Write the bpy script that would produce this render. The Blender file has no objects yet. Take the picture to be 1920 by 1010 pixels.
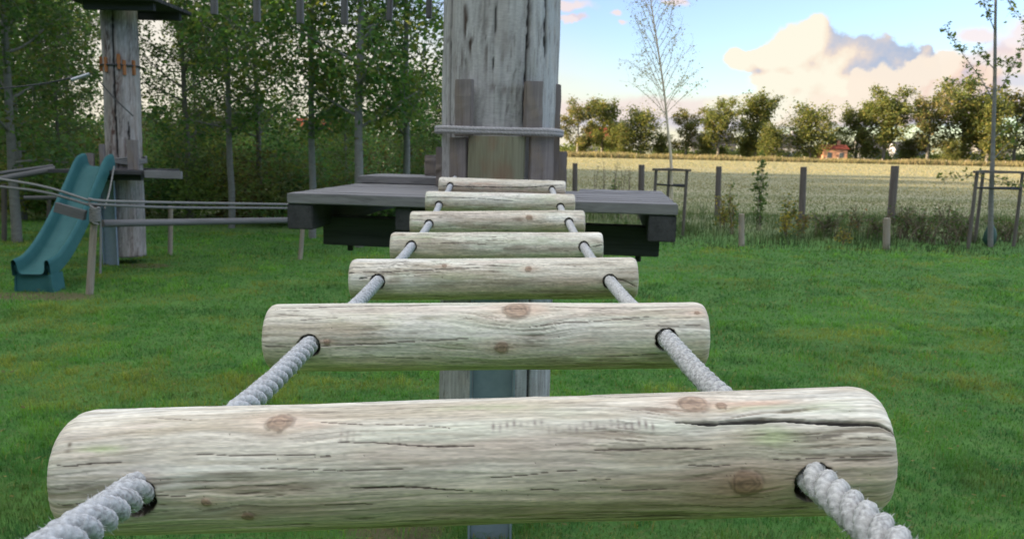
import bpy, bmesh, math, random
import numpy as np
from mathutils import Vector, Matrix

# ------------------------------------------------------------------ basics
sc = bpy.context.scene
COL = sc.collection
RNG = np.random.default_rng(7)
F, H = 1507.0, 2.12
PITCH, ROLL = math.radians(8.68), math.radians(1.26)
_f = np.array([0, math.cos(PITCH), -math.sin(PITCH)])
_r0 = np.array([1.0, 0, 0]); _u0 = np.cross(_r0, _f)
_r = math.cos(ROLL) * _r0 + math.sin(ROLL) * _u0
_u = -math.sin(ROLL) * _r0 + math.cos(ROLL) * _u0
CAM = np.array([0, 0, H])
SUN_AZ, SUN_EL = math.radians(104), math.radians(8.0)      # azimuth counted from +Y towards -X
SUN = np.array([-math.sin(SUN_AZ) * math.cos(SUN_EL), math.cos(SUN_AZ) * math.cos(SUN_EL), math.sin(SUN_EL)])

def ray(px, py): return _f + _r * (px - 960) / F + _u * (505 - py) / F
def PY(px, py, Y):
    d = ray(px, py); return CAM + d * Y / d[1]
def PD(px, py, D): return CAM + ray(px, py) * D
def PZ(px, py, z=0.0):
    d = ray(px, py); return CAM + d * (z - H) / d[2]

# ------------------------------------------------------------------ object helpers
WM = {}
def place(o, M, parent=None):
    COL.objects.link(o)
    M = Matrix(M)
    if parent is not None:
        o.parent = parent
        o.matrix_basis = WM[parent.name].inverted() @ M
    else:
        o.matrix_basis = M
    WM[o.name] = M
    return o
def tag(o, label=None, cat=None, group=None, kind=None):
    if label: o['label'] = label
    if cat: o['category'] = cat
    if group: o['group'] = group
    if kind: o['kind'] = kind
    return o
def empty(name, loc, label, cat, group=None):
    o = bpy.data.objects.new(name, None); o.empty_display_size = .1
    place(o, Matrix.Translation(Vector(loc)))
    return tag(o, label, cat, group)
def obj(name, me, mat, M=None, parent=None):
    o = bpy.data.objects.new(name, me)
    if mat is not None and len(me.materials) == 0: me.materials.append(mat)
    return place(o, M if M is not None else Matrix.Identity(4), parent)
def copy_thing(o, loc, rotz=0, scale=1, label=None, group=None):
    M = Matrix.Translation(Vector(loc)) @ Matrix.Rotation(rotz, 4, 'Z') @ Matrix.Scale(scale, 4)
    c = o.copy(); COL.objects.link(c); c.matrix_basis = M; WM[c.name] = M
    if label: c['label'] = label
    if group: c['group'] = group
    for ch in o.children:
        k = ch.copy(); COL.objects.link(k); k.parent = c
        for g in ch.children:
            q = g.copy(); COL.objects.link(q); q.parent = k
    return c
def mesh_np(name, V, quads=None, tris=None, col=None, smooth=True):
    me = bpy.data.meshes.new(name)
    V = np.asarray(V, dtype=np.float32)
    nq = 0 if quads is None else len(quads); nt = 0 if tris is None else len(tris)
    me.vertices.add(len(V)); me.vertices.foreach_set('co', V.ravel())
    loops = []
    if nq: loops.append(np.asarray(quads).ravel())
    if nt: loops.append(np.asarray(tris).ravel())
    loops = np.concatenate(loops).astype(np.int32)
    me.loops.add(len(loops)); me.loops.foreach_set('vertex_index', loops)
    me.polygons.add(nq + nt)
    st = np.concatenate([np.arange(nq) * 4, nq * 4 + np.arange(nt) * 3]).astype(np.int32)
    me.polygons.foreach_set('loop_start', st)
    me.polygons.foreach_set('use_smooth', np.full(nq + nt, smooth, dtype=bool))
    me.update(calc_edges=True); me.validate()
    if col is not None:
        a = me.color_attributes.new('col', 'FLOAT_COLOR', 'POINT')
        c4 = np.ones((len(V), 4), dtype=np.float32); c4[:, :3] = col
        a.data.foreach_set('color', c4.ravel())
    return me
def basis(p0, p1, up=(0, 0, 1)):
    """matrix whose local X runs p0 -> p1, origin in the middle"""
    p0, p1 = Vector(p0), Vector(p1); x = (p1 - p0).normalized(); up = Vector(up)
    if abs(x.dot(up)) > .98: up = Vector((0, -1, 0))
    y = up.cross(x).normalized(); z = x.cross(y)
    M = Matrix((x, y, z)).transposed().to_4x4(); M.translation = (p0 + p1) / 2
    return M, (p1 - p0).length

# ------------------------------------------------------------------ numpy noise
_tabs = {}
def vn(x, y, seed=0):
    if seed not in _tabs: _tabs[seed] = np.random.default_rng(seed + 991).uniform(-1, 1, (256, 256))
    T = _tabs[seed]
    xi = np.floor(x); yi = np.floor(y); fx = x - xi; fy = y - yi
    xi = xi.astype(int) & 255; yi = yi.astype(int) & 255
    fx = fx * fx * (3 - 2 * fx); fy = fy * fy * (3 - 2 * fy); x1 = (xi + 1) & 255; y1 = (yi + 1) & 255
    return (T[xi, yi] * (1 - fx) + T[x1, yi] * fx) * (1 - fy) + (T[xi, y1] * (1 - fx) + T[x1, y1] * fx) * fy
def fbm(x, y, seed=0, o=4):
    s = 0; a = .5
    for k in range(o):
        s = s + a * vn(x * 2 ** k + 17.3 * k, y * 2 ** k + 9.1 * k, seed + k); a *= .55
    return s
def ss(a, b, x):
    t = np.clip((x - a) / (b - a), 0, 1); return t * t * (3 - 2 * t)
def mix(c, d, m): return c * (1 - m[..., None]) + np.asarray(d) * m[..., None]

# ------------------------------------------------------------------ materials
def new_mat(name):
    m = bpy.data.materials.new(name); m.use_nodes = True
    nt = m.node_tree; nt.nodes.clear()
    out = nt.nodes.new('ShaderNodeOutputMaterial'); bs = nt.nodes.new('ShaderNodeBsdfPrincipled')
    nt.links.new(bs.outputs[0], out.inputs[0])
    return m, nt, bs, out
def N(nt, t, **kw):
    n = nt.nodes.new(t)
    for k, v in kw.items():
        if k in n.inputs.keys(): n.inputs[k].default_value = v
        else: setattr(n, k, v)
    return n
def coords(nt, scale, kind='Object'):
    tc = N(nt, 'ShaderNodeTexCoord'); mp = N(nt, 'ShaderNodeMapping')
    mp.inputs['Scale'].default_value = scale
    nt.links.new(tc.outputs[kind], mp.inputs['Vector']); return mp.outputs[0]
def mixc(nt, fac, a, b, mode='MIX'):
    n = N(nt, 'ShaderNodeMix', data_type='RGBA', blend_type=mode)
    for s, v in ((0, fac), (6, a), (7, b)):
        if isinstance(v, (int, float)): n.inputs[s].default_value = v
        elif isinstance(v, (tuple, list)): n.inputs[s].default_value = (*v[:3], 1)
        else: nt.links.new(v, n.inputs[s])
    return n.outputs[2]
def ramp(nt, src, stops):
    r = N(nt, 'ShaderNodeValToRGB'); e = r.color_ramp.elements
    while len(e) < len(stops): e.new(.5)
    for k, (p, c) in enumerate(stops):
        e[k].position = p; e[k].color = (*c, 1) if isinstance(c, tuple) else (c, c, c, 1)
    nt.links.new(src, r.inputs[0]); return r.outputs[0]
def noise(nt, vec, scale, detail=6, rough=.6, dist=0):
    n = N(nt, 'ShaderNodeTexNoise', Scale=scale, Detail=detail, Roughness=rough, Distortion=dist)
    nt.links.new(vec, n.inputs['Vector']); return n.outputs['Fac']
def bump(nt, bs, h, strength=.3, dist=.01):
    b = N(nt, 'ShaderNodeBump', Strength=strength, Distance=dist)
    nt.links.new(h, b.inputs['Height']); nt.links.new(b.outputs[0], bs.inputs['Normal'])

def mat_col(name, rough=.8, spec=.2, grain=None, bstr=.3, bdist=.002, vary=.25):
    m, nt, bs, _ = new_mat(name)
    a = N(nt, 'ShaderNodeAttribute', attribute_name='col'); c = a.outputs['Color']
    if grain:
        v = coords(nt, grain); n = noise(nt, v, 1, 5, .65)
        c = mixc(nt, 1.0, c, ramp(nt, n, [(.2, 1 - vary), (.8, 1 + vary * .4)]), 'MULTIPLY')
        bump(nt, bs, n, bstr, bdist)
    nt.links.new(c, bs.inputs['Base Color'])
    bs.inputs['Roughness'].default_value = rough; bs.inputs['Specular IOR Level'].default_value = spec
    return m
def mat_wood(name, a, b, dark, stain=None, rough=.8, k=1.0):
    """weathered timber, grain along local X"""
    m, nt, bs, _ = new_mat(name)
    v = coords(nt, (2.2 * k, 45 * k, 45 * k)); n1 = noise(nt, v, 1, 7, .65, .4)
    v2 = coords(nt, (1.2 * k, 12 * k, 12 * k)); n2 = noise(nt, v2, 1, 5, .6, .3)
    v3 = coords(nt, (3 * k, 90 * k, 90 * k)); n3 = noise(nt, v3, 1, 4, .6)
    c = mixc(nt, ramp(nt, n2, [(.3, 0.), (.7, 1.)]), a, b)
    c = mixc(nt, ramp(nt, n1, [(.52, 0.), (.74, .85)]), c, dark)
    c = mixc(nt, .6, c, ramp(nt, n3, [(.25, .55), (.75, 1.15)]), 'MULTIPLY')
    if stain:
        v4 = coords(nt, (3, 6, 6)); n4 = noise(nt, v4, 1, 4, .6)
        c = mixc(nt, ramp(nt, n4, [(.5, 0.), (.68, .8)]), c, stain)
    nt.links.new(c, bs.inputs['Base Color']); bs.inputs['Roughness'].default_value = rough
    bs.inputs['Specular IOR Level'].default_value = .2
    bump(nt, bs, n1, .5, .004)
    return m
def mat_plain(name, c, c2=None, rough=.6, metal=0., scale=8., bstr=.1, spec=.4):
    m, nt, bs, _ = new_mat(name)
    v = coords(nt, (1, 1, 1)); n = noise(nt, v, scale, 6, .65)
    cc = mixc(nt, ramp(nt, n, [(.35, 0.), (.68, 1.)]), c, c2 or tuple(x * .7 for x in c))
    nt.links.new(cc, bs.inputs['Base Color'])
    bs.inputs['Roughness'].default_value = rough; bs.inputs['Metallic'].default_value = metal
    bs.inputs['Specular IOR Level'].default_value = spec
    bump(nt, bs, n, bstr, .01)
    return m
def mat_leaf(name, trans=.35, rough=.6):
    m, nt, bs, out = new_mat(name)
    a = N(nt, 'ShaderNodeAttribute', attribute_name='col')
    nt.links.new(a.outputs['Color'], bs.inputs['Base Color']); bs.inputs['Roughness'].default_value = rough
    bs.inputs['Specular IOR Level'].default_value = .25
    t = N(nt, 'ShaderNodeBsdfTranslucent'); mx = N(nt, 'ShaderNodeMixShader'); mx.inputs[0].default_value = trans
    tint = mixc(nt, 1.0, a.outputs['Color'], (1.1, 1.15, .6), 'MULTIPLY')
    nt.links.new(tint, t.inputs[0]); nt.links.new(bs.outputs[0], mx.inputs[1]); nt.links.new(t.outputs[0], mx.inputs[2])
    nt.links.new(mx.outputs[0], out.inputs[0])
    return m

M_rung = mat_col('peeled_log', .75, .25, (60, 700, 700), .25, .0006, .16)
M_rope = mat_col('rope_fibre', .95, .05, (900, 900, 900), .5, .0008, .3)
M_logcol = mat_col('weathered_log', .85, .15, (12, 160, 160), .4, .003, .3)
M_leaf = mat_leaf('leaf', .55)
M_grass = mat_leaf('grass_blade', .45, .55)
M_bark = mat_wood('bark', (.20, .19, .165), (.12, .11, .095), (.045, .042, .038), k=1.5)
M_birch = mat_wood('pale_bark', (.25, .245, .225), (.17, .165, .15), (.10, .095, .085), k=1.2)
M_twig = mat_plain('twig', (.12, .095, .07), (.2, .16, .11), .9, 0, 5, .1, .1)
M_twigpale = mat_plain('pale_twig', (.70, .58, .43), (.58, .47, .35), .9, 0, 5, .1, .1)
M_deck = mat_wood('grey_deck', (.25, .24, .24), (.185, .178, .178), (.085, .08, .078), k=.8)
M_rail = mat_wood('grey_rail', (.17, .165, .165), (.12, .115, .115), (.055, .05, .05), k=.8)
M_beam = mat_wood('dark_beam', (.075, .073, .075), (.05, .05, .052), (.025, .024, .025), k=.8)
M_board = mat_wood('grey_board', (.28, .25, .24), (.19, .165, .16), (.07, .056, .05), stain=(.24, .19, .14), k=1.0)
M_boardg = mat_wood('mossy_board', (.26, .25, .17), (.20, .20, .13), (.11, .10, .07), stain=(.22, .14, .09), k=1.0)
M_post = mat_wood('fence_timber', (.17, .145, .125), (.11, .095, .085), (.045, .04, .036), k=1.2)
M_postpale = mat_wood('pale_post', (.38, .33, .27), (.30, .25, .2), (.13, .10, .08), stain=(.3, .22, .14), k=1.2)
M_steel = mat_plain('painted_steel', (.27, .33, .40), (.22, .28, .345), .5, .3, 14, .06)
M_rust = mat_plain('rusty_iron', (.42, .17, .06), (.26, .10, .04), .85, 0, 40, .3)
M_cable = mat_plain('steel_cable', (.05, .05, .055), (.08, .08, .08), .5, .6, 60, .2)
M_slide = mat_plain('teal_plastic', (.026, .112, .116), (.040, .138, .140), .6, 0, 5, .03, .3)
M_iron = mat_plain('black_iron', (.02, .02, .022), (.03, .03, .03), .5, .4, 40, .2)
M_bag = mat_plain('green_bag', (.02, .06, .045), (.03, .08, .06), .5, 0, 9, .4)

# ------------------------------------------------------------------ wood painter (numpy): colour and relief of a log surface
PAL_RUNG = dict(a=(.69, .635, .53), b=(.49, .415, .31), grey=(.27, .215, .16), dark=(.095, .072, .055), green=(.60, .63, .50), pink=(.63, .52, .44), white=(.84, .815, .74), knot=(.30, .195, .13), halo=(.60, .42, .31))
def wood(s, t, seed, pal, cracks=(), knots=(), patches=(), streak=1.0, fine=0.0):
    g = t + fbm(s * 5, t * 10, seed) * .007 + fbm(s * 1.7, t * 4, seed + 30) * .010
    for (ks, kt, kr) in knots:
        w = np.exp(-((s - ks) / (kr * 3.4)) ** 2 - ((t - kt) / (kr * 2.0)) ** 2)
        g = g - (t - kt) * w * .72
    n_broad = fbm(s * 5, g * 55, seed + 1); n_mid = fbm(s * 7, g * 170, seed + 2); n_fine = fbm(s * 11, g * 600, seed + 3)
    c = np.zeros(s.shape + (3,)) + np.array(pal['a'])
    c = mix(c, pal['b'], ss(-.02, .42, n_broad) * .75)
    c = mix(c, pal['white'], ss(.02, .40, fbm(s * 4 + 5, t * 22, seed + 4)) * .6)
    c = mix(c, pal['pink'], ss(.08, .40, fbm(s * 6 + 9, g * 40, seed + 5)) * .55)
    c = mix(c, pal['green'], ss(.10, .42, fbm(s * 6 + 3, t * 26, seed + 6)) * .5)
    c = c * (1 + .22 * n_mid + .30 * n_fine)[..., None]
    bands = np.abs(np.sin((g * 430 + fbm(s * 2, g * 30, seed + 15) * 7)))                     # growth ring lines
    c = mix(c, pal['b'], ss(.86, 1.0, bands) * ss(-.15, .3, fbm(s * 4, g * 30, seed + 16)) * .45)
    # short dark weathered dashes along the grain
    zone = ss(-.18, .22, fbm(s * 5 + 1, t * 30, seed + 7))
    long = ss(.10, .34, fbm(s * 4.5 + 2, g * 150, seed + 18)) * zone; c = mix(c, pal['grey'], long * .34 * streak)
    d1 = ss(.20, .40, fbm(s * 14, g * 260, seed + 8)) * zone
    d2 = ss(.26, .42, fbm(s * 26 + 7, g * 480, seed + 9)) * (.35 + .65 * zone)
    c = mix(c, pal['grey'], np.clip(d1 * .62 * streak, 0, 1)); c = mix(c, pal['dark'], np.clip(d2 * .72 * streak, 0, 1))
    h = .0006 * n_mid + .0003 * n_fine - .0005 * d1 - .0004 * d2 + .0016 * fbm(s * 6, t * 14, seed + 20, 2)
    for (ps, pt, rs, rt, col, amt) in patches:
        q = ((s - ps) / rs) ** 2 + ((t - pt) / rt) ** 2
        m = np.exp(-q) * ss(-.35, .25, fbm(s * 30, g * 120, seed + 10))
        c = mix(c, col, np.clip(m * amt, 0, 1))
    for (ks, kt, kr) in knots:
        ds = s - ks; dt = t - kt
        halo = np.exp(-np.abs(ds / (kr * 2.6)) ** 1.3 - (dt / (kr * 1.25)) ** 2)
        c = mix(c, pal['halo'], halo * .75)
        rho = np.sqrt((ds / (kr * 1.1)) ** 2 + (dt / kr) ** 2) * (1 + .13 * vn(s / kr * 1.3, t / kr * 1.3, seed + 11))
        rings = .5 + .5 * np.sin(rho * 15 + 3 * vn(s / kr * 3, t / kr * 3, seed + 12))
        kc = np.array(pal['knot']) * (.60 + .7 * rings[..., None])
        m = (1 - ss(.8, 1.02, rho))[..., None] * .85
        m = m * .8
        c = c * (1 - m) + kc * m
        e = np.exp(-((rho - 1.0) / .13) ** 2) * .42 * ss(-.3, .25, vn(s / kr * 2.2, t / kr * 2.2, seed + 14)); c = mix(c, pal['dark'], e)
        spl = np.exp(-(dt / (kr * .10)) ** 2) * (rho < .8) * .5; c = mix(c, pal['dark'], spl)
        h = h + .0008 * (1 - ss(.5, 1.2, rho)) - .0006 * e
    for ci, (pts, w) in enumerate(cracks):
        S = np.array([p[0] for p in pts]); T = np.array([p[1] for p in pts])
        o = np.argsort(S); S, T = S[o], T[o]
        tt = np.interp(s, S, T) + .0010 * vn(s * 28, s * 0 + ci, seed + 13) + .00018 * vn(s * 260, s * 0 + ci, seed + 13)
        u = (s - S[0]) / max(S[-1] - S[0], 1e-5)
        ww = max(w, fine) * np.clip(np.minimum(u, 1 - u) * 6 + .12, 0, 1) * (.65 + .6 * np.abs(vn(s * 60, s * 0 + 5 + ci, seed + 13)))
        ww = np.where((u >= 0) & (u <= 1), ww, 1e-6)
        m = 1 - ss(.70, 1.08, np.abs(t - tt) / ww)
        soft = np.exp(-((t - tt) / (ww * 2.6 + .0002)) ** 2) * (ww > 1e-5)
        vis = float(np.clip(w / max(fine, 1e-6), .45, 1)) if fine else 1.0
        c = mix(c, pal['grey'], soft * .25)
        c = mix(c, (.010, .008, .008) if w > .0012 else (.075, .055, .045), m * .94 * vis ** .7); h = h - m * (min(w * 1.6, .0035) if w > max(fine, .0009) else .0003)
    return np.clip(c, .01, .92), h

# ------------------------------------------------------------------ rungs
def frame_of(L, R):
    a = (R - L) / np.linalg.norm(R - L)
    e1 = np.array([0, -1.0, 0]); e1 -= a * (e1 @ a); e1 /= np.linalg.norm(e1)
    e2 = np.cross(e1, a) * 1.0
    if e2[2] < 0: e2 = -e2
    return a, e1, e2
def hit_cyl(px, py, L, R, rad):
    """pixel -> (s, t, point) on the log"""
    a, e1, e2 = frame_of(L, R); c = (L + R) / 2; d = ray(px, py); d = d / np.linalg.norm(d); o = CAM - c
    dp = d - a * (d @ a); op = o - a * (o @ a)
    A = dp @ dp; B = 2 * dp @ op; Cc = op @ op - rad * rad; D = max(B * B - 4 * A * Cc, 0.0)
    k = (-B - math.sqrt(D)) / (2 * A); p = o + d * k
    return p @ a, math.atan2(p @ e2, p @ e1) * rad, p + c
def make_rung(i, spec):
    (x0, y0, x1, y1), rad, holes, step, cracks, knots, patches, label, streak = spec
    D = .6 / math.hypot((x1 - x0) / F, (y1 - y0) / F) + .036
    k_ = D / (D - .036); xm, ym = (x0 + x1) / 2, (y0 + y1) / 2; x0, x1, y0, y1 = xm + (x0 - xm) / k_, xm + (x1 - xm) / k_, ym + (y0 - ym) / k_, ym + (y1 - ym) / k_
    L, R = PD(x0, y0, D), PD(x1, y1, D); a, e1, e2 = frame_of(L, R); c0 = (L + R) / 2; hl = np.linalg.norm(R - L) / 2
    pxm = D / F
    ck = []
    for pts, w in cracks:
        ck.append(([hit_cyl(px, py, L, R, rad)[:2] for px, py in pts], w * pxm * (.5 if w > 6 else .36)))
    kn = [(*hit_cyl(px, py, L, R, rad)[:2], r * pxm) for px, py, r in knots]
    pa = [(*hit_cyl(px, py, L, R, rad)[:2], rx * pxm, ry * pxm, col, amt) for px, py, rx, ry, col, amt in patches]
    hl_pts = [hit_cyl(px, py, L, R, rad) for px, py in holes]
    ns = int(2 * hl / step); nt = int(2 * math.pi * rad / (step * 1.1))
    ch = .016 if i == 0 else .013
    # profile: end face centre -> chamfer -> body -> chamfer -> end face centre
    prof = [(-hl, q * (rad - ch * .62)) for q in np.linspace(.0, 1, 14)]
    prof += [(-hl + ch * (1 - math.cos(b)), rad - ch * .62 + ch * .62 * math.sin(b)) for b in np.linspace(.1, math.pi / 2, 16)]
    left = list(prof)
    body = [(s, rad) for s in np.linspace(-hl + ch, hl - ch, ns)[1:-1]]
    prof = left + body + [(-s, r) for s, r in reversed(left)]
    prof = np.array(prof); th = np.linspace(-math.pi, math.pi, nt, endpoint=False)
    S = np.repeat(prof[:, :1], nt, 1); RR = np.repeat(prof[:, 1:], nt, 1); TH = np.repeat(th[None], len(prof), 0)
    T = TH * rad
    col, h = wood(S, T, 40 * i + 3, PAL_RUNG, ck, kn, pa, streak, step * .55)
    um = ss(.35, -1.0, TH + .5 * fbm(S * 5, T * 20, i + 90)) * (TH > -2.2)  # underside tinted tan and darker in the colour, offsetting green lawn bounce
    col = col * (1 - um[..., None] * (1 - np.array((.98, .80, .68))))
    col = col * (1 + .30 * fbm(S * 46, T * 950, i + 95, 3) + .16 * vn(S * 260, T * 1500, i + 97))[..., None]
    endm = ss(rad - ch * .2, rad - ch * .8, RR)                    # sawn end: rings
    ring = .5 + .5 * np.sin(RR * 1500 + 4 * vn(np.cos(TH) * RR * 60, np.sin(TH) * RR * 60, i + 70))
    ec = np.array((.60, .53, .43)) * (.72 + .35 * ring[..., None]); col = col * (1 - endm[..., None] * .8) + ec * endm[..., None] * .8
    # slight out-of-round and taper, tool nicks
    rr = RR * (1 + .012 * np.sin(2 * TH + i) + .018 * fbm(S * 4, np.cos(TH) * 1.2 + 3, i + 60, 3) + .012 * fbm(S * 9, np.sin(TH) * 1.5 + 7, i + 64, 3)) + h * (RR > rad * .4)
    P = c0 + S[..., None] * a + rr[..., None] * (np.cos(TH)[..., None] * e1 + np.sin(TH)[..., None] * e2)
    hr = .0143
    hcs = []
    for k, (hs, ht, hp) in enumerate(hl_pts):
        ax = e1                                                    # the bore runs through the log, towards the viewer's side and out behind
        rel = P - hp; q = rel - (rel @ ax)[..., None] * ax
        dist = np.linalg.norm(q, axis=-1) * (1 + .07 * vn(TH * 14 + k, S * 300, i + 80))
        m = 1 - ss(hr - .0006, hr + .0008, dist); front = (np.cos(TH) > 0)
        depth = np.where(front, -1.0, 1.0) * m * rad * .82
        P = P + depth[..., None] * ax
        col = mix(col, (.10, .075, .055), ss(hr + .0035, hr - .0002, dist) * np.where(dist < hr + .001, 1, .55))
        hcs.append(hp - e1 * math.cos(ht / rad) * rad)
    V = (P - c0).reshape(-1, 3); n = len(prof)
    ii, jj = np.meshgrid(np.arange(n - 1), np.arange(nt), indexing='ij'); j2 = (jj + 1) % nt
    q = np.stack([ii * nt + jj, ii * nt + j2, (ii + 1) * nt + j2, (ii + 1) * nt + jj], -1).reshape(-1, 4)
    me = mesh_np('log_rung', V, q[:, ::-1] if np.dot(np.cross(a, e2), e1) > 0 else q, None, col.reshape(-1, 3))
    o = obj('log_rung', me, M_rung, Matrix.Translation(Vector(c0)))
    tag(o, label, 'rung', 'log rungs of the rope bridge')
    return hcs
GRN = (.43, .50, .26); DRK = (.20, .16, .12); PNK = (.66, .47, .36); BRN = (.33, .22, .14)
RUNGS = [
 ((97, 886, 1685, 841), .0466, [(252, 931), (1530, 908)], .00068,
  [([(103, 873), (130, 876), (187, 867), (240, 866)], 3.), ([(102, 943), (123, 946), (187, 938), (214, 934)], 3.5), ([(287, 786), (363, 790)], 2.), ([(337, 852), (433, 855), (500, 850), (640, 853)], 2.6),
   ([(290, 928), (353, 928)], 2.6), ([(477, 878), (633, 880)], 2.2), ([(213, 762), (340, 758), (493, 756)], 4.), ([(1050, 742), (1147, 744), (1240, 742), (1343, 740)], 4.5),
   ([(600, 793), (687, 797)], 2.5), ([(693, 795), (847, 803)], 1.8), ([(633, 830), (747, 832), (817, 835), (907, 839)], 3.6), ([(600, 853), (653, 852)], 2.),
   ([(633, 880), (780, 877)], 2.4), ([(647, 912), (743, 912), (813, 917), (887, 921)], 4.6), ([(600, 945), (707, 944)], 4.), ([(893, 898), (953, 893), (1030, 884), (1083, 882)], 2.6),
   ([(1083, 900), (1147, 897)], 2.2), ([(987, 918), (1053, 918)], 4.2), ([(1093, 843), (1187, 844), (1227, 840), (1287, 840), (1353, 842)], 4.6), ([(1163, 922), (1250, 920), (1280, 919)], 2.8),
   ([(1260, 791), (1333, 793), (1387, 790), (1467, 790), (1567, 795), (1647, 797), (1672, 806), (1684, 814)], 10.5), ([(1433, 858), (1533, 860), (1677, 855)], 2.6), ([(1283, 871), (1343, 872), (1380, 867)], 2.4)],
  [(525, 792, 22), (1298, 758, 26), (1352, 762, 10), (1401, 906, 26), (387, 940, 8), (465, 967, 11)],
  [(910, 766, 90, 14, GRN, .45), (1450, 822, 40, 20, GRN, .9), (1470, 850, 90, 25, (.42, .38, .28), .7), (1400, 765, 90, 12, GRN, .5), (1625, 905, 22, 16, GRN, .8), (190, 843, 40, 7, GRN, .8), (1560, 765, 60, 14, GRN, .4),
   (1420, 757, 80, 8, PNK, 1.), (590, 795, 50, 8, PNK, .8), (300, 905, 90, 6, DRK, .6), (430, 888, 60, 6, DRK, .8), (1380, 905, 40, 30, DRK, .5), (760, 890, 300, 30, (.44, .37, .28), .45), (420, 960, 120, 14, DRK, .5), (1200, 950, 300, 20, (.30, .27, .19), .6), (1480, 940, 60, 18, DRK, .4),
   (132, 835, 4, 5, DRK, 1.), (128, 822, 8, 3, DRK, 1.), (128, 846, 6, 4, DRK, 1.)] +
  [(640 + 12 * k, 817 + 2 * math.sin(k), 3.0, 10, (.36, .30, .25), .9) for k in range(10)] + [(925 + 13 * k, 800 + 4 * math.sin(k * 1.7) - k * .1, 3.0, 9, (.30, .25, .22), .95) for k in range(24)],
  'nearest and largest log rung, with a long black split near its end', 1.0),
 ((494, 632, 1332, 628), .0464, [(579, 648), (1250, 637)], .0012,
  [([(501, 586), (526, 578), (709, 573), (920, 570)], 3.2), ([(494, 650), (556, 651)], 3.2), ([(599, 648), (737, 642), (897, 632)], 2.8), ([(984, 614), (1044, 606), (1131, 601), (1232, 593)], 2.8), ([(1186, 612), (1323, 610)], 2.), ([(1012, 576), (1323, 575)], 1.6), ([(560, 600), (640, 596)], 1.4), ([(700, 668), (820, 672)], 1.6), ([(1130, 668), (1280, 662)], 1.8)],
  [(968, 580, 23), (941, 651, 12), (613, 641, 6), (1307, 587, 5)],
  [(914, 655, 5, 14, (.36, .31, .17), 1.), (1000, 640, 24, 14, DRK, .7), (795, 597, 30, 5, DRK, .8), (560, 640, 40, 30, GRN, .25), (700, 600, 120, 14, GRN, .3), (870, 640, 60, 30, GRN, .3), (1150, 640, 120, 10, PNK, .4), (640, 625, 60, 22, PNK, .25), (1000, 580, 40, 18, PNK, .5), (1150, 675, 200, 14, (.36, .31, .23), .5)],
  'second nearest log rung, with two large knots at its middle', .65),
 ((654, 524, 1198, 521), .0443, [(708, 528), (1144, 528)], .0016,
  [([(654, 511), (828, 505), (902, 501)], 2.4), ([(1150, 521), (1168, 525), (1195, 538)], 2.6), ([(690, 520), (672, 523)], 3.)], [(833, 498, 5), (991, 504, 6)],
  [(900, 532, 200, 9, DRK, .5), (720, 525, 60, 7, BRN, .5), (850, 520, 80, 10, GRN, .3), (1165, 525, 40, 5, DRK, .8), (1000, 548, 140, 6, DRK, .4)],
  'third log rung from the viewer, cracked beside its right rope hole', .9),
 ((731, 464, 1132, 464), .0435, [(771, 462), (1095, 463)], .0019,
  [([(740, 440), (868, 437), (1085, 438)], 1.6), ([(781, 457), (844, 455), (930, 459)], 1.7), ([(1107, 464), (1130, 459)], 2.2)], [],
  [(950, 466, 100, 7, DRK, .7), (760, 470, 30, 12, DRK, .4), (790, 447, 50, 8, GRN, .5), (1000, 450, 80, 8, GRN, .25)],
  'fourth log rung counted from the viewer, in front of the platform edge', .9),
 ((768, 419, 1098, 417), .0415, [(804, 420), (1067, 417)], .002,
  [([(772, 405), (860, 401), (960, 398)], 1.5)], [(992, 407, 6)], [(985, 411, 32, 5, DRK, 1.), (880, 420, 80, 8, BRN, .4), (780, 420, 12, 14, GRN, .4)],
  'fifth log rung counted from the viewer, with a dark scar right of centre', .8),
 ((797, 378, 1079, 384), .0415, [(823, 384), (1051, 388)], .002,
  [([(798, 369), (877, 371), (965, 377)], 1.7)], [], [(900, 388, 90, 6, BRN, .7), (850, 383, 30, 5, DRK, .5), (1040, 372, 20, 8, GRN, .4)],
  'sixth log rung, lying over the front edge of the platform, with one thin crack', .8),
 ((822, 348, 1061, 355), .0400, [(844, 348), (1035, 355)], .002,
  [([(822, 349), (915, 351), (975, 352), (1058, 347)], 2.2)], [], [(900, 346, 50, 5, PNK, .9), (990, 355, 40, 5, GRN, .6)],
  'farthest log rung, resting on the platform before the tower pole', .8),
]
holes = [make_rung(i, s) for i, s in enumerate(RUNGS)]

# ------------------------------------------------------------------ ropes
def catmull(pts, n=24):
    P = np.array(pts, float); P = np.vstack([2 * P[0] - P[1], P, 2 * P[-1] - P[-2]]); out = []
    for k in range(1, len(P) - 2):
        for u in np.linspace(0, 1, n, endpoint=False):
            out.append(.5 * (2 * P[k] + (P[k + 1] - P[k - 1]) * u + (2 * P[k - 1] - 5 * P[k] + 4 * P[k + 1] - P[k + 2]) * u * u + (-P[k - 1] + 3 * P[k] - 3 * P[k + 1] + P[k + 2]) * u ** 3))
    out.append(P[-2]); return np.array(out)
def frames(C):
    T = np.gradient(C, axis=0); T /= np.linalg.norm(T, axis=1)[:, None]
    n = np.cross(T[0], (0.13, .2, 1.0)); n /= np.linalg.norm(n); Ns = [n]
    for k in range(1, len(C)):
        n = Ns[-1] - T[k] * (Ns[-1] @ T[k]); n /= np.linalg.norm(n); Ns.append(n)
    Ns = np.array(Ns); return T, Ns, np.cross(T, Ns)
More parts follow.
